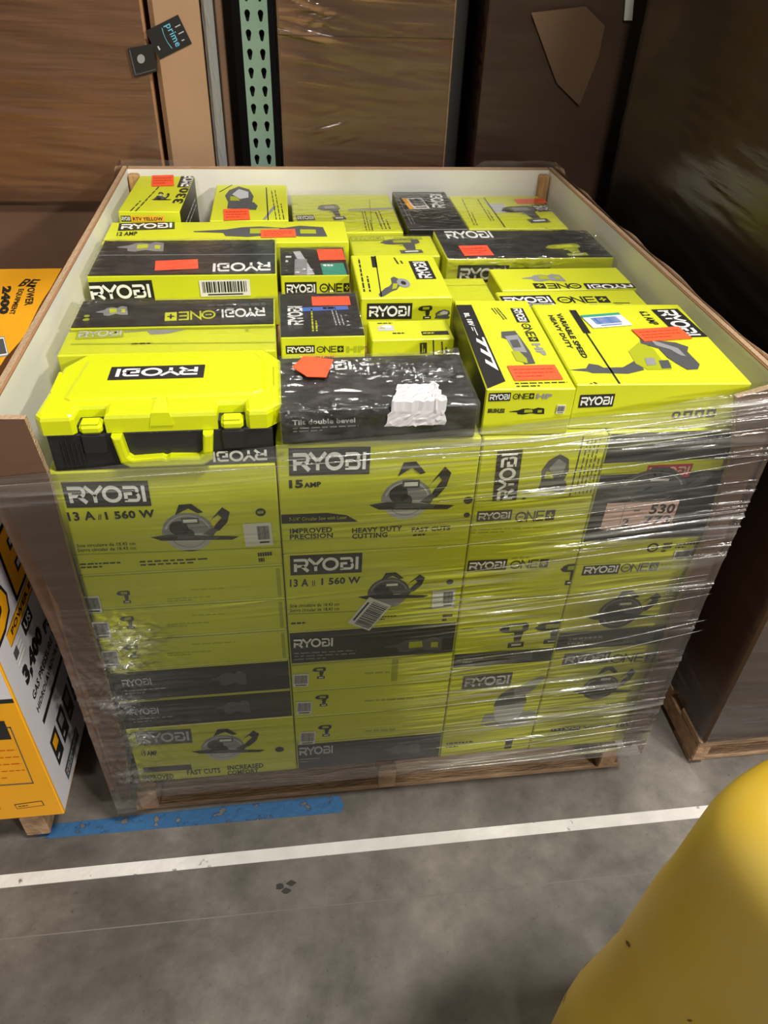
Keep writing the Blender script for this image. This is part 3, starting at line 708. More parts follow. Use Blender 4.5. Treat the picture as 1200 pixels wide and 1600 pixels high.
lid = [(-hw, -hd+.012), (-hw+.010, -hd), (-hw+n0-.006, -hd), (-hw+n0, -hd+.006), (-hw+n0+.002, -hd+dp), (-hw+n1_, -hd+dp), (-hw+n1_+.001, -hd+.002),
       (hw-n1_-.001, -hd+.002), (hw-n1_, -hd+dp), (hw-n0-.002, -hd+dp), (hw-n0, -hd+.006), (hw-n0+.006, -hd), (hw-.026, -hd), (hw-.001, -hd+.022),
       (hw-.001, hd-.045), (hw-.03, hd), (-hw+.10, hd), (-hw+.085, hd-.004), (-hw+.042, hd-.004), (-hw+.012, hd-.05)]
mb = MB(); mb.prism(lid, .067, .098, PLIME, bev=.007)
pan = [(-hw+.035, -hd+.052), (-hw+.045, -hd+.046), (hw-.045, -hd+.046), (hw-.028, -hd+.056), (hw-.028, hd-.05), (hw-.045, hd-.022), (-hw+.085, hd-.022), (-hw+.048, hd-.04)]
mb.prism(pan, .096, .1025, PLIME, bev=.005)
# centre ramp at the front edge
mb.mesh([(-.018, -hd+.0, .078), (.018, -hd+.0, .078), (.006, -hd+.045, .0985), (-.006, -hd+.045, .0985), (-.013, -hd+.002, .099), (.013, -hd+.002, .099), (.006, -hd+.038, .1055), (-.006, -hd+.038, .1055)],
        [(0, 1, 5, 4), (4, 5, 6, 7), (0, 4, 7, 3), (1, 2, 6, 5), (3, 7, 6, 2)], PLIME)
# tapered side grips
for sx in (-1, 1): mb.box(sx*(hw-.012)-.003, sx*(hw-.012)+.003, -.03, .035, .094, .1005, PLIME, .002)
lido = mb.build('lid', tcs)
mb = MB(); base_z = .1026
def cpx(u, v): p = hit(u, v, Vector((0, 0, .9665+base_z)), Vector((0, 0, 1))); return p - Vector((-.378, .125, .9665))
A_, B_, C_ = cpx(336, 578), cpx(165, 584), cpx(331, 603)
A_ = Vector((.058, .040, base_z)); ex = Vector((-.150, 0, 0)); ey = Vector((0, -.044, 0))
q = [A_, A_+ex, A_+ex+ey, A_+ey]
mb.prism([(p.x, p.y) for p in q[::1]], base_z-.0004, base_z+.0006, PBLK)
f = Frame(mb, A_+Vector((0, 0, .0006)), ex, ey, Vector((0, 0, 1))); f.sub(.0, .0, 1, 1).ryobi(None and INK, WHITE) if False else None
g = f.sub(.07, .2, .93, .8)
for qd in RY: g.poly([(p[0]/RYW, p[1]) for p in qd], WHITE, 2)
mb.build('badge', tcs)['label'] = 'black badge with upside-down white lettering'
for sx in (-1, 1):
    cx = sx*(hw-.079)
    mb = MB(); mb.box(cx-.0185, cx+.0185, -hd-.001, -hd+.03, .030, .066, PBLK, .003)
    la = mb.build('latch', tcs)
    mb = MB(); mb.box(cx-.017, cx+.017, -hd-.003, -hd+.026, .0665, .083, PLIME, .005); mb.box(cx-.013, cx+.013, -hd+.0, -hd+.018, .082, .0855, PLIME, .002)
    mb.build('latch_lever', la)
mb = MB()
hx0, hx1 = -.068, .068
outl = [(hx0-.008, .066), (hx0-.002, .018), (hx0+.012, .008), (hx1-.012, .008), (hx1+.002, .018), (hx1+.008, .066), (hx1-.008, .066), (hx1-.012, .030), (hx1-.018, .024), (.006, .026), (0, .023), (-.006, .026), (hx0+.018, .024), (hx0+.012, .030), (hx0+.008, .066)]
mb.prism(outl, -hd+.0035, -hd-.011, PLIME, 'y', bev=.004)
mb.build('handle', tcs)

# ================================================================== TOP LAYER
ZB = .9555
def TC(x0, x1, y0, y1, z1, base=LIME, z0=ZB, rz=0, **k): return Carton(x0, x1, y0, y1, z0, z1, base, math.radians(rz), **k)
# T9
c = TC(-.574, -.204, .2345, .328, 1.058, z0=.9655)
f = c.fr('top', (117, 531), (193, 527), (122, 516)); f.rect(0, 0, 1, 1, LIMED, 2); f.sub(.05, .18, .95, .82).ryobi(None, LGREY)
c.fr('top', (200, 534), (352, 512), (200, 505)).recip(1, GREY, LIMED)
c.fr('top', (205, 541), (275, 537), (205, 535)).lines(1, LIMED); c.fr('top', (110, 539), (435, 536), (110, 537)).rect(0, 0, 1, 1, LIMED, 1)
c.fr('top', (384, 520), (396, 519), (384, 515)).lines(1, LIMED, fill=.8)
c.wrapped(amp=.0015, seed=3, milk=.1, front=False)
c.done('long lime reciprocating saw carton tucked behind the lime green tool case', group=G2)
# T8
c = TC(-.572, -.205, .334, .455, 1.062, faces={'top': BLACK}, z0=.9655)
c.fr('top', (413, 481), (346, 484), (415, 494)).ryobi(None, WHITE); c.fr('top', (336, 485), (258, 489), (337, 498)).one(LIME, BLACK)
c.fr('top', (150, 498), (200, 494), (150, 480)).recip(2, GREY, LIME); f = c.fr('top', (126, 504), (142, 503), (126, 490)); f.circ(.5, .65, .3, LIMED, 2); f.circ(.5, .25, .34, LIMED, 2)
c.fr('top', (415, 477), (320, 481), (415, 473)).lines(2, GREY, 2, .3)
c.wrapped(amp=.005, seed=5, milk=.25, front=False)
c.done('black-topped carton with upside-down white lettering, behind the long lime reciprocating saw carton', group=G2)
# T7
c = TC(-.583, -.200, .563, .775, 1.07, faces={'top': BLACK})
c.fr('top', (422, 410), (333, 412), (424, 423)).ryobi(None, WHITE)
c.fr('top', (180, 397), (255, 395), (186, 378)).recip(2, GREY, LIME); c.fr('top', (140, 400), (430, 398), (140, 399)).rect(0, 0, 1, 1, GREY, 2)
c.fr('front', (140, 474), (243, 470), (133, 441)).ryobi(); c.fr('top', (425, 384), (330, 385), (425, 379)).lines(2, DGREY, 2, .3)
c.sticker('front', (314, 463), (392, 461), (308, 438), PAPER, 'barcode_label', 'white barcode label', bars)
c.sticker('top', (242, 424), (310, 421), (245, 409), ORANGE, 'price_sticker', 'plain orange price sticker')
c.wrapped(amp=.004, seed=8, milk=.25, front=False)
c.done('large carton with black top, lime front and big barcode at the left', group=G2)
# T6
c = TC(-.594, -.03, .787, .938, 1.06)
c.fr('top', (184, 361), (273, 358), (190, 349)).ryobi(); c.fr('top', (182, 369), (214, 368), (184, 363)).text('12 AMP', INK, bold=.04)
c.fr('top', (300, 374), (512, 372), (300, 352)).recip(1, DGREY, LIMED); c.fr('top', (455, 381), (478, 388), (457, 379)).rect(0, 0, 1, 1, INK, 1)
c.sticker('top', (408, 372), (463, 371), (406, 360), ORANGE, 'price_sticker', 'orange price sticker', scribble)
c.done('longest lime carton of the top layer, marked 12 AMP, near the back left', group=G2)
# T1
c = TC(-.572, -.425, .945, 1.262, 1.083, rz=-2, faces={'right': BLACK})
c.fr('top', (305, 293), (312, 272), (276, 294)).ryobi(); c.fr('top', (285, 318), (298, 294), (268, 318)).text('330', INK, bold=.04)
c.fr('top', (237, 318), (268, 317), (240, 301)).saw(1, DGREY, GREY); c.fr('top', (196, 335), (240, 290), (212, 335)).lines(2, INK, 1, .3)
c.fr('front', (190, 346), (205, 346), (188, 337)).ryobi()
c.face('right').sub(.1, .3, .9, .7).lines(3, LGREY, 2, .3)
c.sticker('top', (237, 292), (272, 291), (246, 275), ORANGE, 'price_sticker', 'orange price sticker', scribble)
c.sticker('front', (206, 346), (258, 346), (205, 337), AMBER, 'name_sticker', 'amber sticker reading RTV YELLOW', lambda g: g.sub(.05, .2, .95, .8).text('RTV YELLOW', INK))
c.done('tall lime carton with a black side in the back left corner of the bin', group=G2)
# T2
c = TC(-.362, -.168, .947, 1.262, 1.060)
c.fr('top', (355, 330), (405, 328), (357, 292)).sander(1, DGREY, LGREY); c.fr('top', (420, 345), (417, 293), (418, 345)).rect(0, 0, 1, 1, INK, 1)
c.fr('top', (446, 343), (437, 297), (428, 343)).lines(3, INK, 1, .25); c.fr('top', (408, 343), (425, 322), (420, 343)).rect(0, .2, 1, .6, GREY, 1)
f = c.fr('top', (342, 300), (352, 289), (344, 302)); f.rect(0, 0, 2.2, .6, INK, 1)
c.sticker('top', (350, 345), (391, 344), (347, 328), ORANGE, 'price_sticker', 'orange price sticker', scribble)
c.done('bright lime sander carton second from the left along the back wall', group=G2)
# T3
c = TC(-.155, .124, .945, 1.272, 1.030)
c.fr('top', (508, 345), (545, 343), (508, 320)).drill(1, DGREY, GREY); c.fr('top', (465, 345), (493, 344), (465, 337)).ryobi()
c.fr('top', (545, 330), (620, 327), (545, 327)).rect(0, 0, 1, 1, GREY, 1); c.fr('top', (584, 360), (576, 330), (570, 360)).lines(3, INK, 1, .3); c.fr('top', (612, 358), (600, 330), (594, 358)).lines(3, INK, 1, .3)
c.fr('top', (583, 360), (578, 312), (581, 360)).rect(0, 0, 1, 1, LIMED, 1)
c.wrapped(amp=.003, seed=11, milk=.15, front=False)
c.done('wide lime grass trimmer carton in clear wrap at the middle of the back wall', group=G2)
# T4
c = TC(.134, .288, .925, 1.258, 1.043, BLACK)
c.fr('top', (696, 325), (690, 304), (676, 325)).ryobi(None, WHITE); c.fr('top', (650, 350), (628, 308), (640, 350)).lines(2, GREY, 1, .3)
c.sticker('top', (640, 328), (672, 327), (638, 311), PAPER, 'barcode_label', 'white barcode label with a yellow edge', lambda g: (g.rect(0, 0, .22, 1, AMBER, 2), g.sub(.25, 0, 1, 1).barcode()))
c.wrapped(amp=.004, seed=13, milk=.35, front=False)
c.done('black carton in shiny crinkled wrap at the back wall of the bin', group=G2)
# T5
c = TC(.299, .568, .962, 1.258, 1.031)
c.fr('top', (808, 350), (866, 347), (808, 322)).drill(1, DGREY, GREY); c.fr('top', (842, 331), (868, 330), (840, 320)).ryobi()
c.fr('top', (748, 352), (728, 310), (738, 352)).lines(2, INK, 1, .3); c.fr('top', (774, 345), (752, 310), (764, 345)).lines(2, INK, 1, .3); c.fr('top', (790, 355), (757, 309), (788, 355)).rect(0, 0, 1, 1, INK, 1)
f = c.fr('top', (775, 333), (802, 332), (773, 318)); f.rect(0, 0, 1, 1, LGREY, 1)
c.sticker('top', (810, 319), (855, 318), (806, 312), ORANGE, 'price_sticker', 'orange price sticker', scribble)
c.wrapped(amp=.002, seed=14, milk=.2, front=False)
c.done('lime carton in clear wrap in the back right corner of the bin', group=G2)
# T16
c = TC(.188, .587, .688, .882, 1.052, faces={'top': BLACK})
c.fr('top', (700, 373), (772, 372), (696, 362)).ryobi(None, WHITE); c.fr('top', (868, 402), (925, 399), (868, 382)).drill(2, LIMED, LIME)
f = c.fr('front', (713, 441), (792, 441), (711, 414)); f.ryobi()
c.face('front').rect(.3, .75, .62, .77, INK, 1)
c.sticker('top', (726, 401), (772, 400), (734, 385), ORANGE, 'price_sticker', 'orange price sticker', scribble)
c.wrapped(amp=.009, seed=17, milk=.35, frontk=.4)
c.done('wide carton with a black top in shiny wrap and lime front, near the right wall', group=G2)
# T12
c = TC(-.022, .183, .742, .884, 1.040)
f = c.fr('top', (549, 377), (602, 376), (548, 370)); f.rect(0, 0, 1, 1, LIMED, 2); f.sub(.05, .18, .95, .82).ryobi(None, LIME)
c.fr('top', (602, 397), (667, 395), (602, 374)).drill(1, DGREY, LIMED); c.fr('top', (615, 375), (660, 374), (615, 371)).one(LIMED)
c.wrapped(amp=.0015, seed=19, milk=.15, front=False)
c.done('lime carton with a drill picture behind the carton with sideways lettering', group=G2)
# T10
c = TC(-.192, -.044, .600, .772, 1.052, faces={'top': BLACK})
c.fr('front', (446, 461), (495, 460), (445, 441)).ryobi(); c.fr('front', (500, 457), (548, 456), (499, 443)).one()
c.fr('top', (480, 430), (492, 429), (476, 392)).rect(0, 0, 1, 1, LGREY, 1); c.fr('top', (460, 430), (480, 430), (458, 405)).rect(0, 0, 1, 1, GREY, 2)
c.fr('top', (505, 430), (542, 429), (500, 412)).rect(0, 0, 1, 1, TEAL, 2); c.fr('top', (505, 418), (540, 418), (505, 412)).lines(1, WHITE, 3); c.fr('top', (446, 412), (455, 412), (446, 398)).lines(2, WHITE, 3, .4)
c.sticker('top', (499, 408), (540, 407), (496, 391), ORANGE, 'price_sticker', 'orange price sticker')
c.wrapped(amp=.003, seed=23, milk=.2, front=False)
c.done('small carton with a dark top and teal patch, behind the black-topped carton with blue print', group=G2)
# T11
c = TC(-.196, -.040, .298, .500, 1.052, faces={'top': BLACK})
c.fr('top', (474, 508), (472, 479), (450, 508)).ryobi(None, WHITE); c.fr('top', (450, 488), (545, 484), (450, 482)).rect(.2, 0, 1, 1, BLUE, 2)
c.fr('top', (498, 518), (495, 482), (486, 518)).lines(2, LIME, 2, .45); c.fr('top', (540, 508), (530, 478), (522, 508)).lines(3, LGREY, 2, .3); c.fr('top', (505, 485), (545, 484), (503, 479)).lines(1, LIME, 2, .5)
c.fr('front', (447, 553), (492, 552), (446, 540)).ryobi(); c.fr('front', (495, 551), (537, 550), (494, 541)).one(); c.fr('front', (541, 551), (572, 550), (541, 541)).text('HP', LIMED, bold=.05)
c.sticker('top', (488, 479), (548, 478), (487, 465), ORANGE, 'price_sticker', 'orange price sticker')
c.sticker('front', (470, 563), (524, 562), (470, 555), AMBER, 'name_sticker', 'amber sticker reading RTV YELLOW', lambda g: g.sub(.05, .2, .95, .8).text('RTV YELLOW', INK))
c.wrapped(amp=.003, seed=29, milk=.25, front=False)
c.done('small carton with a black top streaked in blue, behind the crumpled black carton', group=G2)
# T13
c = TC(-.034, .153, .447, .690, 1.062)
c.fr('top', (682, 436), (668, 408), (651, 437)).ryobi(); c.fr('top', (593, 464), (652, 461), (590, 433)).grinder(1, DGREY, LIMED)
c.fr('top', (597, 464), (587, 400), (595, 464)).rect(0, 0, 1, 1, INK, 1); c.fr('top', (590, 418), (587, 401), (582, 418)).rect(0, 0, 1, 1, INK, 1)
c.fr('top', (582, 456), (572, 404), (564, 456)).lines(2, INK, 1, .3); c.fr('top', (632, 412), (625, 402), (618, 412)).lines(2, INK, 1, .4)
c.fr('front', (573, 499), (643, 498), (570, 474)).ryobi(); c.fr('front', (652, 499), (675, 498), (652, 478)).drill(1, INK, LIMED); c.fr('front', (678, 499), (703, 498), (678, 484)).sander(1, DGREY, LGREY)
c.done('lime grinder carton in the middle of the top layer with sideways lettering on top', group=G2)
# T14
c = TC(-.027, .131, .303, .388, 1.040)
c.fr('top', (590, 518), (618, 517), (590, 508)).sander(1, LGREY, WHITE); c.fr('top', (614, 523), (655, 522), (614, 519)).lines(1, INK); f = c.fr('top', (660, 524), (702, 523), (660, 518)); f.rect(0, 0, 1, 1, INK, 1); f.sub(.05, .2, .95, .8).lines(1, LIME, 2)
c.fr('top', (590, 507), (640, 506), (590, 504)).lines(1, INK); c.fr('front', (679, 569), (678, 531), (677, 569)).rect(0, 0, 1, 1, INK, 1)
f = c.fr('front', (667, 552), (667, 535), (656, 552)); f.rect(0, 0, 1, 1, INK, 1); f.sub(.1, .25, .9, .75).lines(2, LIME, 2); c.fr('front', (700, 550), (699, 532), (688, 550)).lines(2, INK, 1, .4)
c.done('small plain lime carton behind the right half of the crumpled black carton', group=G2)
# T15
c = TC(.163, .256, .462, .612, 1.036); c.face('top').rect(.02, .72, .98, .735, LIMED, 1); c.face('front').rect(.4, 0, .415, 1, LIMED, 1)
c.wrapped(amp=.0015, seed=31, milk=.1, front=False)
c.done('small unprinted lime carton between the grinder cartons', group=G2)
# T17
c = TC(.279, .583, .530, .655, 1.040)
c.fr('top', (988, 443), (911, 443), (992, 454)).ryobi(); c.fr('top', (905, 443), (832, 443), (908, 451)).one()
c.fr('top', (822, 443), (886, 441), (822, 428)).recip(1, GREY, LIMED)
c.done('lime carton with upside-down lettering near the right wall of the bin', group=G2)
# T18
c = TC(.262, .572, .412, .522, 1.040)
c.fr('top', (789, 477), (869, 475), (786, 463)).ryobi(); c.fr('top', (875, 474), (955, 473), (874, 464)).one(); c.fr('top', (962, 478), (988, 478), (960, 472)).lines(2, INK)
c.fr('top', (885, 484), (940, 481), (885, 477)).recip(1, GREY, LIMED)
c.sticker('top', (828, 486), (872, 485), (826, 476), PAPER, 'barcode_label', 'white barcode label', bars)
c.done('lime carton with upright lettering just behind the big grinder carton', group=G2)
# T19
c = TC(.131, .276, .024, .372, 1.085, z0=.999, rz=-2.6, faces={'left': BLACK})
f = c.fr('top', (762, 604), (712, 480), (786, 588)); f.poly([(-.04, -.05), (1.03, -.05), (1.03, 1.0), (.05, 1.0)], BLACK, 2)
c.fr('top', (742, 528), (764, 580), (755, 526)).text('777', WHITE, 4, .05); c.fr('top', (724, 490), (733, 510), (732, 489)).text('BL 18V', WHITE, 4); c.fr('top', (735, 512), (741, 525), (742, 511)).lines(2, WHITE, 4, .4)
c.fr('top', (797, 482), (808, 504), (816, 481)).ryobi(); c.fr('top', (813, 506), (828, 534), (826, 504)).one(); c.fr('top', (830, 537), (842, 556), (842, 535)).text('HP', GREY, 2, .05)
c.pix('top', [(783.2, 518.5), (804.6, 517.2), (813.1, 527.9), (828.1, 549.3), (836.6, 568.5), (819.5, 569.8), (803.3, 549.3), (797.3, 532.2), (783.6, 527.9)], DGREY, 1)
c.pix('top', [(788.8, 525.8), (808.8, 523.6), (823.8, 551.4), (803.3, 549.3)], GREY, 2)
c.pix('top', [(796.0, 532.2), (808.8, 530.9), (814.4, 542.9), (801.6, 544.1)], DGREY, 3)
c.pix('top', [(799.0, 549.3), (811.0, 549.3), (823.0, 561.2), (824.7, 568.5), (806.7, 564.2)], LIMED, 3); c.fr('top', (766, 482), (781, 500), (778, 480)).lines(3, INK)
c.fr('top', (808, 606), (890, 604), (805, 597)).lines(2, INK, 1, .4)
c.fr('front', (763, 627), (797, 626), (762, 614)).ryobi(); c.fr('front', (801, 624), (834, 623), (800, 615)).one(); c.fr('front', (837, 623), (862, 623), (837, 615)).text('HP', GREY, bold=.05)
c.fr('front', (762, 645), (788, 645), (762, 638)).text('BRUSHLESS', INK, bold=.05); c.fr('front', (795, 650), (850, 648), (795, 637)).recip(1, INK, LIMED)
c.sticker('top', (804, 596), (880, 594), (793, 573), ORANGE, 'price_sticker', 'orange price sticker with black print', scribble)
c.sticker('front', (868, 645), (881, 645), (867, 632), PAPER, 'barcode_label', 'small white barcode label', bars)
c.done('lime multi-tool carton with a black printed side edge, left of the big grinder carton', group=G2)
# T20
c = TC(.281, .575, .030, .348, 1.083, z0=.999, rz=-2.6)
c.fr('top', (1017, 484), (1062, 528), (1053, 478)).ryobi(); c.fr('top', (997, 487), (1017, 508), (1009, 485)).text('6.2 AMP', INK, 2, .03)
c.pix('top', [(887.9, 578.3), (915.7, 575.8), (920.0, 568.5), (935.0, 570.6), (943.5, 574.9), (973.4, 574.1), (994.8, 562.1), (1006.8, 578.3), (982.0, 584.3), (943.5, 583.5), (926.4, 583.5), (917.9, 580.9)], DGREY, 1)
c.pix('top', [(982.0, 549.3), (999.1, 534.3), (1020.5, 545.0), (1033.3, 562.1), (1048.7, 567.2), (1049.5, 577.5), (1011.9, 578.3), (993.1, 568.5)], LIMED, 2)
c.pix('top', [(998.2, 523.6), (1001.2, 537.3), (1029.0, 545.0), (1041.9, 558.7), (1059.0, 569.8), (1073.9, 578.3), (1090.2, 577.5), (1093.2, 569.8), (1073.9, 550.1), (1075.2, 542.4), (1054.7, 535.6), (1029.0, 533.0), (1011.9, 528.8)], DGREY, 3)
c.pix('top', [(1006.8, 560.4), (1021.3, 559.5), (1025.6, 570.6), (1011.1, 571.9)], GREY, 4)
c.pix('top', [(1029.0, 564.2), (1044.0, 563.0), (1049.5, 575.8), (1034.2, 576.6)], DGREY, 3)
c.pix('top', [(1016.2, 532.2), (1029.0, 535.6), (1059.0, 545.0), (1071.8, 557.8), (1063.2, 556.1), (1046.1, 546.7), (1024.8, 540.7)], GREY, 5)
c.fr('top', (891, 485), (972, 608), (893, 484)).rect(0, 0, 1, 1, INK, 1); c.fr('top', (889, 485), (912, 521), (899, 484)).rect(0, 0, 1, 1, INK, 2)
c.fr('top', (868, 490), (910, 560), (876, 489)).text('VARIABLE SPEED', INK, 2, .04); c.fr('top', (856, 493), (888, 545), (863, 492)).text('HEAVY DUTY', INK, 2, .04)
c.fr('top', (920, 600), (932, 607), (926, 594)).lines(2, INK, 1, .5)
c.fr('front', (903, 637), (957, 635), (902, 617)).ryobi()
for k in range(4):
    f = c.fr('front', (1048+k*18, 655-k), (1062+k*18, 654-k), (1048+k*18, 643-k)); f.circ(.5, .5, .5, INK, 1) if k == 0 else f.rect(0, 0, 1, 1, INK, 1); f.rect(.3, .3, .7, .7, LIME, 2)
def gl(g): g.rect(0, .82, 1, 1, TEAL, 2); g.sub(.12, .02, .88, .8).barcode(BLUE)
c.sticker('top', (927, 514), (988, 509), (915, 494), PAPER, 'barcode_label', 'white barcode label with a green edge', gl)
c.sticker('top', (1006, 535), (1081, 530), (995, 516), ORANGE, 'price_sticker', 'orange price sticker', scribble, thick=.0012)
c.done('big lime angle grinder carton with a green-edged barcode label, front right of the top layer', group=G2)
# T21
c = TC(-.198, .112, .021, .196, 1.062, BLACK, z0=1.0005)
c.fr('top', (457, 580), (550, 578), (457, 567)).ryobi(None, WHITE)
c.fr('front', (457, 664), (555, 660), (457, 656)).text('Tilt double bevel', WHITE, 2); c.fr('front', (458, 676), (560, 671), (458, 667)).lines(2, LGREY, 2, .4)
c.fr('top', (640, 600), (740, 596), (640, 575)).saw(2, DGREY, DGREY)
mb = MB(); n = 1.062-1.0005
hx = [(457, 583), (480, 598), (510, 599), (521, 571), (475, 566)]
pt = [c.Mi @ hit(u, v, Vector((0, 0, 1.062)), Vector((0, 0, 1))) for u, v in hx]
mb.prism([(p.x, p.y) for p in pt], c.h+.0105, c.h+.0115, ORANGE); c.parts.append((mb, 'price_sticker', 'crooked orange price sticker'))
c.wrapped(amp=.012, seed=37, milk=.6)
# crumpled white label
mb = MB(); nn = 16; A0 = c.Mi @ at(612, 672, 1, .018); vs = []; fs = []
o2, a2, b2, n2_ = FACES['top'](c.w, c.d, c.h)
for j in range(nn+1):
    for i in range(nn+1):
        t = j/nn; x = .004+.10*i/nn*(1-.35*t)+.018*t; q = Vector((i*.5, j*.6, 3))
        ragged = .012*noise.noise(Vector((i*.4, 1, 5)))
        s_ = -.03+(.085+ragged)*t
        y, z = (-c.d/2-.008, c.h+s_) if s_ < 0 else (-c.d/2-.008+s_, c.h+.0135)
        w_ = .004*noise.noise(q*1.3)+.0022*noise.noise(q*3)
        vs.append((x+.01*t+.006*noise.noise(q*.9), y-abs(w_), z+w_*.8))
for j in range(nn):
    for i in range(nn): k = j*(nn+1)+i; fs.append((k, k+1, k+nn+2, k+nn+1))
mb.mesh(vs, fs, WPRINT); c.parts.append((mb, 'crumpled_label', 'crumpled white shipping label'))
c.done('black carton in crumpled shiny wrap between the tool case and the multi-tool carton', group=G2)

# ================================================================== STRETCH FILM
def lerp_tab(tab, x):
    if x <= tab[0][0]: return tab[0][1]
    for (a, b), (c_, d) in zip(tab, tab[1:]):
        if x <= c_: return b+(d-b)*(x-a)/(c_-a)
    return tab[-1][1]
hw_, yf, yb = .618, -.020, 1.322
ZT = [(-.64, .985), (-.45, 1.0), (-.2, 1.025), (.06, 1.042), (.27, 1.058), (.38, 1.070), (.48, 1.090), (.60, 1.103), (.64, 1.105)]
def half(x, z):
    return x*(1+.052*max(0, (z-.62)/.45)**1.2) if x < 0 else x*.988*(1+.012*max(0, (z-.6)/.45))
mb = MB()
def ridge(n, w): return max(0, 1-(n/w)**2)**2
vs = []; mk = []; NX, NZ = 270, 1250
nn_ = noise.noise
for i in range(NX+1):
    x = -hw_+2*hw_*i/NX; zt = lerp_tab(ZT, x); z0 = .104-.012*max(0, nn_(Vector((x*3, 1, 1))))-.055*max(0, min(1, (-.52-x)/.06))
    right = min(1, max(0, (x+.08)/.30)); low = .32+.68*right
    for j in range(NZ+1):
        z = z0+(zt-z0)*j/NZ; zz = z-.05*x-.035*x*x+.004*nn_(Vector((x*5, z*3, 0)))
        g = nn_(Vector((x*4.2, zz*17, 3.0))); g2 = nn_(Vector((x*1.3+4, zz*6, 8.0)))
        patch = max(0, g+.16+.12*right+.5*g2)*1.8
        topb = math.exp(-((z-(zt-.035))/.030)**2); botb = math.exp(-((z-(z0+.03))/.022)**2)
        am = min(1.8, patch*low*(1+.25*right)+(.55+.5*right)*topb+.9*botb*low)
        n1_ = nn_(Vector((x*1.5, zz*40, 2.0))); n2_ = nn_(Vector((x*2.6+5, zz*85, 7.0)))
        r1_ = ridge(n1_, .15); r2_ = ridge(n2_, .20)
        d = .0006*nn_(Vector((x*1.2, zz*20, 1)))+am*(.0026*r1_+.0014*r2_*(.4+right))
        kn = 0
        if x < -.36:
            for (kx, kz, kr) in ((-.50, .615, .045), (-.52, .56, .035), (-.545, .44, .04), (-.56, .20, .035), (-.53, .335, .035)):
                kn = max(kn, math.exp(-(((x-kx)**2+(z-kz)**2)/kr**2)))
            if kn > .02: d += kn*(.010*ridge(nn_(Vector((x*45, z*45, 3))), .3)+.005*ridge(nn_(Vector((x*110, z*110, 3))), .3))
            dl = max(0, 1-(x+.60)/.26)*max(0, 1-abs(z-.40)/.38)
            d += .005*dl*ridge(nn_(Vector(((x+.5*z)*38, (z-.5*x)*7, 8))), .2)
            kn = max(kn, .35*dl)
        vs.append((half(x, z), yf-d, z)); mk.append(.03+.10*max(0, n1_)+am*(.7*r1_+.35*r2_)*(.3+.7*right)+(.45+.25*right)*topb+(.25+.4*right)*botb+.8*kn)  # milk of bunched film, raised to the right to paint in lamp glare
fs = [(i*(NZ+1)+j, (i+1)*(NZ+1)+j, (i+1)*(NZ+1)+j+1, i*(NZ+1)+j+1) for i in range(NX) for j in range(NZ)]
mb.mesh(vs, fs, FILM)
# the turns round the sides and the back
path = []; rc = .02
def seg(p, q, n, nrm):
    for i in range(n): t = i/n; path.append((p[0]+(q[0]-p[0])*t, p[1]+(q[1]-p[1])*t, *nrm))
seg((hw_, yf), (hw_+.004, yb-rc), 50, (1, 0)); seg((hw_+.004, yb-rc), (hw_-rc, yb), 4, (.7, .7))
seg((hw_-rc, yb), (-hw_+rc, yb), 45, (0, 1)); seg((-hw_+rc, yb), (-hw_-.004, yb-rc), 4, (-.7, .7))
seg((-hw_-.004, yb-rc), (-hw_, yf), 50, (-1, 0)); path.append((-hw_, yf, -1, 0))
NS_ = 120; vs = []; fs = []; S = 0; pp_ = path[0]
for (x, y, nx, ny) in path:
    S += math.hypot(x-pp_[0], y-pp_[1]); pp_ = (x, y)
    zt = (1.101 if x > .5 else 1.094)+.006*nn_(Vector((x*9, y*9, 0)))
    if x < 0 and y < .14: zt = .985+(1.09-.985)*max(0, (y+.02)/.16)
    elif y > 1.2 and (x > .4 or x < -.45): zt = 1.112+.006*nn_(Vector((x*30, y*30, 0)))
    for j in range(NS_+1):
        z = .1+(zt-.1)*j/NS_; d = .002*nn_(Vector((S*1.6, (z-.05*x)*40, 2)))
        near = max(0, 1-(y-yf)/.25); xx = x+(half(x, z)-x)*near
        ts = max(0, (z-1.06)/.04)
        vs.append((xx+nx*(d*.5+.001), y+ny*(d*.5+.001), z)); mk.append(.05+.12*max(0, nn_(Vector((S*2, z*50, 5))))+.4*ts*max(0, .4+nn_(Vector((S*14, z*30, 5)))))
fs = [(i*(NS_+1)+j, (i+1)*(NS_+1)+j, (i+1)*(NS_+1)+j+1, i*(NS_+1)+j+1) for i in range(len(path)-1) for j in range(NS_)]
mb.mesh(vs, fs, FILM); film = mb.build('stretch_wrap', smooth=True)
tag(film, 'clear stretch film wound in glossy streaks around the cardboard bin of lime cartons', 'plastic wrap')
a = film.data.attributes.new('milk', 'FLOAT', 'POINT'); a.data.foreach_set('value', mk)
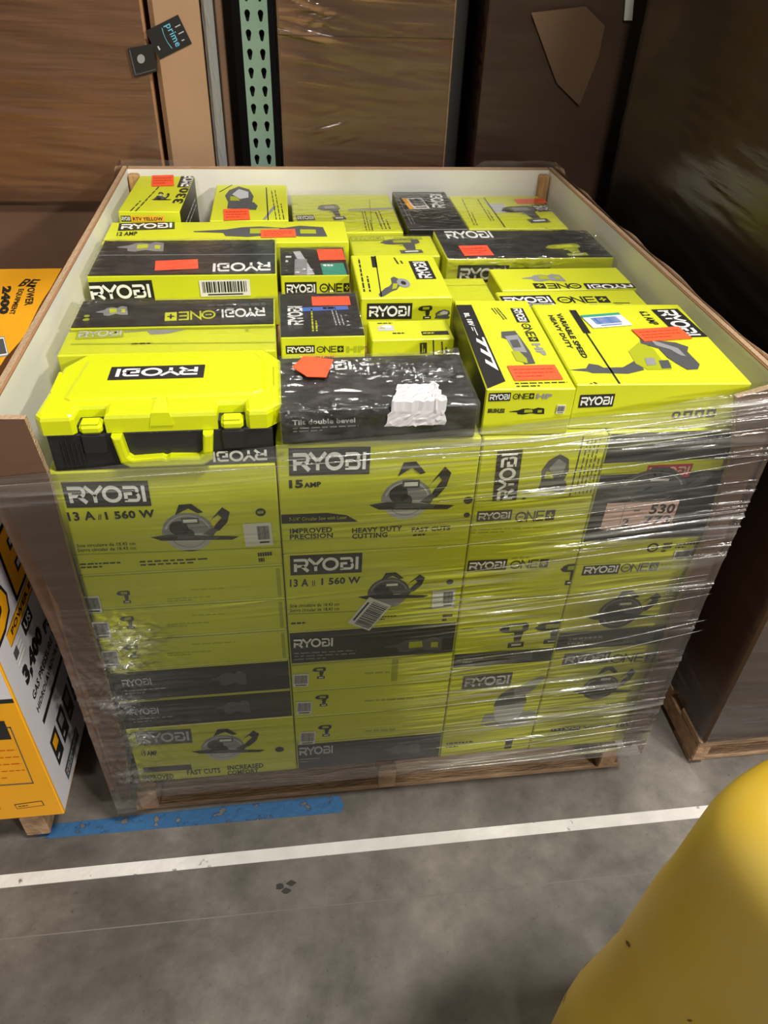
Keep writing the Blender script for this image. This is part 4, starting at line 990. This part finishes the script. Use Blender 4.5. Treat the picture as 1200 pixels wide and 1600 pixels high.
# gathered strands of film running across the front
r = random.Random(21)
def strand(pts, rad, seed):
    mb = MB(); path_ = []; rr_ = []
    n = 60
    for i in range(n+1):
        t = i/n*(len(pts)-1); k = min(int(t), len(pts)-2); u = t-k
        x = pts[k][0]+(pts[k+1][0]-pts[k][0])*u; z = pts[k][1]+(pts[k+1][1]-pts[k][1])*u
        w = noise.noise(Vector((x*9, seed, 0)))
        path_.append((x, yf-.0035-.002*w, z+.0016*w)); rr_.append(rad*(.35+.9*abs(noise.noise(Vector((x*12, seed, 4)))))*math.sin(PI*min(1, max(.04, i/n)))**.4)
    mb.tube(path_, rr_, FILM, 6, .8)
    o = mb.build('film_strand', film, smooth=True); milk(o, lambda v: .75)
for k, (p, rd) in enumerate([([(-.635, .975), (-.2, .99), (.2, 1.005), (.635, 1.06)], .0022), ([(-.2, 1.0), (.2, 1.018), (.635, 1.075)], .003), ([(.0, .992), (.35, 1.0), (.63, 1.03)], .0022),
    ([(.05, .905), (.4, .93), (.63, .965)], .0016), ([(.0, .845), (.3, .862), (.62, .90)], .0015), ([(.1, .66), (.35, .668), (.6, .70)], .0015), ([(.15, .585), (.35, .60), (.62, .645)], .002),
    ([(.12, .50), (.4, .52), (.63, .57)], .0025), ([(.3, .475), (.45, .495), (.63, .54)], .0022), ([(.0, .352), (.3, .366), (.5, .38)], .0019), ([(.05, .262), (.3, .275), (.55, .31)], .0024),
    ([(.1, .205), (.35, .215), (.6, .25)], .0022), ([(.1, .118), (.35, .125), (.62, .15)], .003), ([(.0, .128), (.3, .135), (.6, .165)], .002)]):
    strand(p, rd*1.35, k+1)
for k in range(9):
    xa = .02+.035*k; za = (.93, .80, .735, .63, .615, .545, .43, .33, .165)[k]
    strand([(xa, za+.05*xa), (.35, za+.03), (.60, za+.055)], .0017+.0004*(k % 3), 40+k)

# ================================================================== ORANGE WASHER CARTON + PALLET
WX, WY = -.714, -.049
c = Carton(-1.33, WX, WY, .99, .115, .93, YEL, name='pressure_washer_carton', faces={'right': WPRINT})
R_ = lambda A, B, C: c.fr('right', A, B, C)
fr_ = c.face('right')
# letters run up the face towards the back
def RF(y0, z0, y1, z1, h):
    """frame on the white side: baseline from (y0,z0) to (y1,z1), letter height h"""
    a_ = c.Mi @ Vector((WX, y0, z0)); b_ = c.Mi @ Vector((WX, y1, z1)); ex = b_-a_; n = Vector((1, 0, 0)); return Frame(c.mb, a_, ex, n.cross(ex).normalized()*h, n, None)
f = RF(-.040, .632, .20, .632, .14)
def outl(fr, s, m_in, m_out):
    for i_, (a_, b_) in enumerate(((0, .42), (.55, 1))):
        q_ = fr.sub(a_, 0, b_, 1); q_.sub(-.05, -.04, 1.05, 1.04).text(s[i_], m_out, 1, .07); q_.sub(.03, .03, .97, .97).text(s[i_], m_in, 3, .03)
outl(f, 'BE', YEL, INK)
g = RF(.008, .588, .34, .588, .034); g.rect(0, 0, 1, 1, YEL, 1); g.rect(0, 0, 1, .06, INK, 2); g.rect(0, .94, 1, 1, INK, 2); g.sub(.06, .25, .94, .75).text('POWER EQUIPMENT', INK, 3)
g = RF(.007, .530, .053, .530, .045); g.rect(0, 0, 1, 1, WHITE, 1)
for k in range(4): g.rect(0, k*.27, 1, k*.27+.13, LGREY, 2)
g.rect(0, .5, .45, 1, DGREY, 3)
g = RF(.072, .548, .125, .548, .036); g.rect(0, 0, 1, 1, INK, 1); g.sub(.15, .2, .85, .8).text('US', WHITE, 3)
RF(.009, .466, .135, .466, .055).text('3,400', INK, 2, .07); RF(.15, .466, .20, .466, .03).text('PSI', INK, 2, .05)
RF(.012, .426, .275, .426, .021).text('GAS PRESSURE WASHER', INK, 2); RF(.009, .392, .185, .392, .017).text('HIDROLAVADORA', INK, 2)
g = RF(.012, .350, .19, .350, .014); g.rect(0, 0, 1, 1, INK, 1)
for k in range(4):
    g = RF(.006+k*.056, .212, .05+k*.056, .212, .085); g.rect(0, 0, 1, 1, INK, 1); g.rect(.2, .5, .8, .85, YEL if k == 0 else GREY, 2); g.sub(.15, .12, .85, .35).lines(1, LGREY, 2)
g = RF(.018, .14, .135, .14, .036); g.rect(0, 0, 1, 1, DGREY, 1); g.sub(.05, .2, .95, .8).lines(2, LGREY, 2)
# front face print
f = c.fr('front', (-60, 1232), (53, 1224), (-60, 1140)); 
for q in ((0, 0, 1, .02), (0, .98, 1, 1), (0, 0, .01, 1), (.985, 0, 1, 1)): f.rect(*q, DGREY, 1)
f.sub(.2, .1, .95, .7).lines(5, ORED, 1, .12); f.rect(.3, .8, .95, 1.1, INK, 2); ff = c.face('front'); ff.rect(0, .475, 1, .49, INK, 1); ff.rect(0, .49, 1, 1, WPRINT, 1); ff.rect(0, .6, .8, .95, DGREY, 2)
f = c.fr('front', (27, 1264), (70, 1258), (27, 1256)); f.rect(0, 0, 1, 1, INK, 1); f.sub(.03, .12, .97, .88).rect(0, 0, 1, 1, YEL, 2); f.sub(.1, .3, .9, .7).lines(1, INK, 3)
c.fr('front', (-8, 1268), (18, 1264), (-8, 1258)).lines(1, INK, fill=.8)
# top face print, read from behind
f = c.fr('top', (34, 512), (66, 446), (4, 505)); 
c.fr('top', (39, 482), (60, 436), (52, 486)).text('POWER', INK, 2, .03) if False else None
def TF(A, B, C): return c.fr('top', A, B, C)
TF((44, 446), (38, 478), (56, 447)).text('POWER', INK, 2, .03); TF((28, 452), (12, 492), (37, 454)).text('EQUIPMENT', INK, 2, .03)
g = TF((40, 436), (64, 437), (38, 448)); g.sub(0, 0, .45, 1).text('B', INK, 2, .02); g.sub(.5, 0, 1, 1).text('E', INK, 2, .02)
TF((4, 448), (-2, 492), (18, 450)).text('2400', INK, 2, .07)
g = TF((-10, 560), (14, 556), (-10, 528)); g.rect(0, 0, 1, 1, GREY, 1); g.rect(.05, .06, .95, .94, WHITE, 2); g.rect(.1, .12, .9, .88, DGREY, 3)
c.face('top').rect(0, .34, 1, .344, ORED, 1)
c.done('orange and white pressure washer carton on a pallet left of the bin', group=None)
p2 = empty('wooden_pallet', (-1.03, .47, 0)); tag(p2, 'wooden pallet under the orange pressure washer carton at the left', 'pallet')
for x in (-.795, -1.06, -1.31): board(p2, 'stringer', x-.026, x+.026, -.035, 1.0, .017, .088, WOODX, (-1.03, .47, 0))
for y in (-.0, .45, .9): board(p2, 'bottom_board', -1.35, -.77, y+.02, y+.11, .001, .0165, WOOD, (-1.03, .47, 0))
for i in range(7): board(p2, 'deck_board', -1.34, -.755, -.005+i*.143, .095+i*.143, .0885, .114, WOOD, (-1.03, .47, 0))

# ================================================================== RIGHT-HAND WRAPPED CARTON + PALLET
def big_carton(name, x0, x1, y0, y1, z0, z1, label, m=KRAFT, seams=True, wrap=True, group='tall brown cartons on the rack behind', ny=120, sheet='y', amp=.0022, mk_=.12, spots=()):
    c = Carton(x0, x1, y0, y1, z0, z1, m, name=name, bev=.006)
    if seams:
        c.face('front').rect(.0, .52, 1, .5203+.001, KRAFTD, 1)
    o = c.done(label, group=group)
    if wrap:
        def sheet_(U, V, O, Nn, w, h, nm):
            mb = MB(); vs = []; fs = []; nx_, nz_ = 40, ny*3
            for j in range(nz_+1):
                for i in range(nx_+1):
                    u = w*i/nx_; v = h*j/nz_
                    q = Vector((u*2.2+x0*3, v*26+u*3, y0)); d = noise.noise(q)+.5*noise.noise(q*2.3)
                    q2 = noise.noise(Vector((u*3, v*3, x0+7))); d += 1.6*max(0, noise.noise(Vector((u*5, v*4, x0)))+.1)*max(0, 1-(noise.noise(Vector((u*2.5, v*30+u*4, x0+2)))/.2)**2)**2
                    dd = amp*d*(.5+1.5*max(0, q2))
                    if Nn.y < -.5:
                        for (sx_, sz_, rx_, rz_) in spots:
                            X_ = x0+u; Z_ = z0+v; e_2 = ((X_-sx_)/rx_)**2+((Z_-sz_-.25*(X_-sx_))/rz_)**2
                            if e_2 < 4: dd += .0045*math.exp(-e_2)*noise.noise(Vector((X_*8, (Z_-.25*X_)*75, 5)))
                    vs.append(O+U*u+V*v+Nn*(.006+dd))
            for j in range(nz_):
                for i in range(nx_): k = j*(nx_+1)+i; fs.append((k, k+1, k+nx_+2, k+nx_+1))
            mb.mesh(vs, fs, CFILM); s = mb.build(nm, o, smooth=True); s['label'] = 'clear stretch film over the cardboard'; milk(s, lambda v_: mk_)
        w, d, h = c.w, c.d, c.h
        sheet_(Vector((1, 0, 0)), Vector((0, 0, 1)), Vector((-w/2, -d/2, 0)), Vector((0, -1, 0)), w, h, 'stretch_film')
        sheet_(Vector((0, -1, 0)), Vector((0, 0, 1)), Vector((-w/2, d/2, 0)), Vector((-1, 0, 0)), d, h, 'stretch_film')
    return c, o
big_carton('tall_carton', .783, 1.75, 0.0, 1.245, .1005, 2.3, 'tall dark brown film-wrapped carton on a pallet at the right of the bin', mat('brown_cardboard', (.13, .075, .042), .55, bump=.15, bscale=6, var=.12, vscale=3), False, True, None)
p3 = empty('wooden_pallet', (1.27, .62, 0)); tag(p3, 'wooden pallet under the tall brown carton at the right', 'pallet')
og = (1.27, .62, 0)
for x in (.793, 1.25, 1.72): board(p3, 'stringer', x-.02, x+.02, .0, 1.24, .017, .078, WOODX, og)
for y in (0, .55, 1.12): board(p3, 'bottom_board', .775, 1.76, y+.01, y+.10, .001, .0165, WOOD, og)
for i in range(8): board(p3, 'deck_board', .773, 1.765, -.002+i*.158, .103+i*.158, .0785, .1, WOOD, og)

# ================================================================== CARTONS BEHIND
YB = 1.40
big_carton('tall_carton', -1.75, -.517, YB, 2.5, .972, 2.6, 'wide brown film-wrapped carton behind the left side of the bin')
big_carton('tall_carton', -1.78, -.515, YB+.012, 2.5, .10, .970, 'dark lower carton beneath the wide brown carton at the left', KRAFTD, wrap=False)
c = Carton(-.502, -.372, YB-.01, 2.3, .10, 2.6, mat('tan_cardboard', (.33, .20, .11), .6, bump=.1, bscale=10, var=.08, vscale=4), name='narrow_carton', bev=.014)
def pr(g):
    f2 = Frame(g.mb, g.o+g.ex*.72+g.ey*.9, -g.ey*.8, g.ex*.5, g.n); f2 = g.sub(.1, .1, .9, .9)
    v = Frame(g.mb, g.o+g.ex*.5+g.ey*.88, -g.ey*.76, g.ex*.24, g.n)
    v.text('prime', mat('pale_blue_ink', (.12, .42, .6), .5), 2, .01)
    sw = Frame(g.mb, g.o+g.ex*.40+g.ey*.85, -g.ey*.7, g.ex*.12, g.n)
    for q in stroke([(t/10, .4-1.4*(t/10)*(1-t/10)) for t in range(11)], .1): sw.poly(q, mat('pale_blue_ink', (0, 0, 0)), 2)
    g.sub(.78, .15, .94, .85).lines(3, LGREY, 2, .15); g.sub(.1, .2, .2, .5).lines(1, LGREY, 2)
c.sticker('front', (250, 93), (300, 68), (240, 42), BLACK, 'packing_tape', 'black printed tape across the carton edge', pr)
c.done('narrow tan carton with black printed tape, left of the green rack post', group='tall brown cartons on the rack behind')
# the torn end of the tape lies on the wide carton
mb = MB(); q = [at(u, v, 1, YB-.013) for u, v in ((210, 121), (246, 111), (239, 68), (199, 76))]
mb.mesh([p for p in q]+[p+Vector((0, .001, 0)) for p in q], [(0, 1, 2, 3), (4, 7, 6, 5), (0, 4, 5, 1), (1, 5, 6, 2), (2, 6, 7, 3), (3, 7, 4, 0)], BLACK)
f = Frame(mb, q[0], q[1]-q[0], q[3]-q[0], Vector((0, -1, 0))); f.circ(.45, .55, .16, GREY, 2); f.rect(.05, .05, .1, .95, DGREY, 2); f.rect(.08, .06, .95, .09, DGREY, 2)
tag(mb.build('tape_flag'), 'loose black tape end with a round grey mark stuck on the wide brown carton', 'tape')
# film-wrapped edge board
mb = MB(); mb.box(-.368, -.338, YB+.01, YB+.6, .1, 2.6, mat('grey_film_roll', (.22, .22, .21), .25, bump=.5, bscale=30, stretch=(6, 1, 1)), .008); mb.box(-.336, -.318, YB+.04, YB+.6, .1, 2.6, KRAFTD, .004)
tag(mb.build('wrapped_edge_board'), 'grey film-wrapped edge board beside the narrow tan carton', 'board')

# green rack upright with teardrop holes
def plate(mb, w, z0, z1, pitch, x1, x2):
    from mathutils.geometry import tessellate_polygon
    z = z0
    while z < z1:
        zc = z+pitch/2; loops = [[(-w/2, z), (w/2, z), (w/2, z+pitch), (-w/2, z+pitch)]]
        for cx in (x1, x2):
            loops.append([(cx+.0075*math.cos(a), zc+.004+.0085*math.sin(a)) for a in [k*PI/6 for k in range(-1, 8)]]+[(cx-.0035, zc-.013), (cx, zc-.0155), (cx+.0035, zc-.013)])
        L3 = [[Vector((p[0], p[1], 0)) for p in l] for l in loops]; flat = [p for l in L3 for p in l]
        tris = tessellate_polygon(L3)
        mb.mesh([(p.x, 0, p.y) for p in flat], [tuple(t) for t in tris], POSTG)
        for l in loops[1:]:
            n_ = len(l)
            for i in range(n_):
                a_, b_ = l[i], l[(i+1) % n_]; mb.face([(a_[0], 0, a_[1]), (b_[0], 0, b_[1]), (b_[0], .0025, b_[1]), (a_[0], .0025, a_[1])], POSTG)
        z += pitch
post = empty('rack_upright', (-.232, 1.42, 0)); tag(post, 'green steel rack upright with two rows of teardrop holes', 'rack post')
mb = MB(); plate(mb, .072, 0.0, 3.0, .0445, -.0175, .0175); mb.build('face_plate', post)
mb = MB(); mb.box(-.036, -.0335, .0015, .07, 0, 3, POSTG); mb.box(.0335, .036, .0015, .07, 0, 3, POSTG); mb.build('side_flange', post)
mb = MB(); mb.box(-.033, .033, .05, .052, 0, 3, HOLE); mb.build('hole_shade_sheet', post)['label'] = 'dark sheet painting the shade inside the post'  # added near-black sheet paints the shade seen through the holes

big_carton('tall_carton', -.172, .316, YB+.03, 2.3, .10, 2.6, 'brown film-wrapped carton with bright glare right of the green rack post', wrap=True, amp=.004, mk_=.25, ny=300, spots=((-.06, 1.44, .05, .035), (-.03, 1.19, .05, .03), (.0, 1.14, .04, .012), (.22, 1.33, .06, .01), (.20, 1.42, .07, .015)))
mb = MB(); mb.box(.322, .40, YB+.25, 2.3, .1, 2.6, mat('gap_shade_black', (.02, .018, .017), .6), .004); tag(mb.build('gap_shade_panel'), 'black panel painting the shade of the gap right of the brown carton', 'board')  # the gap is only dark; an added black panel paints its shade
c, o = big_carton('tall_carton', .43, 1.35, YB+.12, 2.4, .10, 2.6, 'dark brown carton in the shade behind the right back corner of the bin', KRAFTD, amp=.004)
mb = MB(); pts = [at(u, v, 1, YB+.10) for u, v in ((830, 20), (870, 130), (905, 165), (935, 90), (945, 40), (915, 10))]
mb.mesh(list(pts)+[p+Vector((0, .002, 0)) for p in pts], [tuple(range(6)), tuple(range(11, 5, -1))]+[(i, 6+i, 6+(i+1) % 6, (i+1) % 6) for i in range(6)], mat('mid_kraft', (.165, .092, .05), .6, bump=.2, bscale=14))  # flap in a kraft tone between the brown and the dark cardboard
mb.v = [tuple(Vector(v)-o.location) for v in mb.v]; mb.build('torn_flap', o)['label'] = 'lighter torn cardboard flap'
mb = MB(); pts = [at(u, v, 1, YB+.10)-o.location for u, v in ((975, 32), (988, 32), (992, -20), (979, -20))]
mb.mesh(pts+[p+Vector((0, .002, 0)) for p in pts], [(0, 1, 2, 3), (7, 6, 5, 4), (0, 4, 5, 1), (1, 5, 6, 2), (3, 2, 6, 7), (0, 3, 7, 4)], PAPER); mb.build('paper_label', o)['label'] = 'white paper label'

# ================================================================== YELLOW PLASTIC COVER (near the camera)
def yellow():
    cx, cy = .371, -.714; a0 = math.radians(20); NS = 96; mb = MB(); vs = []; fs = []
    tab = [(.001, .198), (.06, .198), (.28, .200), (.391, .200), (.459, .197), (.50, .191), (.547, .186), (.609, .179), (.672, .176), (.788, .171), (.837, .166), (.916, .162), (.95, .160), (.972, .156), (.99, .149), (1.005, .138), (1.017, .122), (1.026, .10), (1.032, .07), (1.035, .03)]
    dl_ = Vector((-.456, .890)); sup = 0
    for i in range(NS):
        a = 2*PI*i/NS; ca, sa = math.cos(a), math.sin(a); x = abs(ca)**.55*(1 if ca > 0 else -1); y = abs(sa)**.55*(1 if sa > 0 else -1)
        sup = max(sup, (x*math.cos(a0)-y*math.sin(a0))*dl_.x+(x*math.sin(a0)+y*math.cos(a0))*dl_.y)
    zz = [t[0] for t in tab]
    for z, r0_ in tab:
        k = r0_/sup/.235
        for i in range(NS):
            a = 2*PI*i/NS; ca, sa = math.cos(a), math.sin(a); e = .55
            x = .235*k*abs(ca)**e*(1 if ca > 0 else -1); y = .235*k*abs(sa)**e*(1 if sa > 0 else -1)
            # shallow moulded panels between rounded ribs
            fl_ = 1-.022*min(1, max(0, math.cos(4*a)*3-1))*(1 if z < .60 else max(0, 1-(z-.60)/.1))
            x *= fl_; y *= fl_
            vs.append((x*math.cos(a0)-y*math.sin(a0), x*math.sin(a0)+y*math.cos(a0), z))
    for j in range(len(zz)-1):
        for i in range(NS): i2 = (i+1) % NS; fs.append((j*NS+i, j*NS+i2, (j+1)*NS+i2, (j+1)*NS+i))
    fs.append(tuple((len(zz)-1)*NS+i for i in range(NS))); fs.append(tuple(reversed(range(NS))))
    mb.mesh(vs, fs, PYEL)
    r_ = random.Random(4); dg = mat('dark_scrape', (.16, .09, .01), .7)
    from mathutils.bvhtree import BVHTree
    bt = BVHTree.FromPolygons([Vector(v) for v in vs], fs)
    for k in range(26):
        ang = math.radians(r_.uniform(120, 290)); zc = r_.uniform(.1, .80); d0 = Vector((math.cos(ang), math.sin(ang), 0))
        t0 = Vector((-d0.y, d0.x, 0))*r_.uniform(-1, 1)+Vector((0, 0, r_.uniform(-1, 1))); t0.normalize(); t1 = t0.cross(d0); L_ = r_.uniform(.003, .010); w_ = L_*r_.uniform(.15, .4)
        pts = []
        for a in range(7):
            th = 2*PI*a/7; p = d0*.6+Vector((0, 0, zc))+t0*L_*math.cos(th)+t1*w_*math.sin(th)
            h_ = bt.ray_cast(p, -d0)
            if h_[0]: pts.append(h_[0]+d0*.0006)
        if len(pts) == 7: mb.face(pts, dg)
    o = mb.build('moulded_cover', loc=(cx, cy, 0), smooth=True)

    tag(o, 'large rounded yellow moulded plastic cover in the near right corner', 'plastic cover'); return o
yellow()
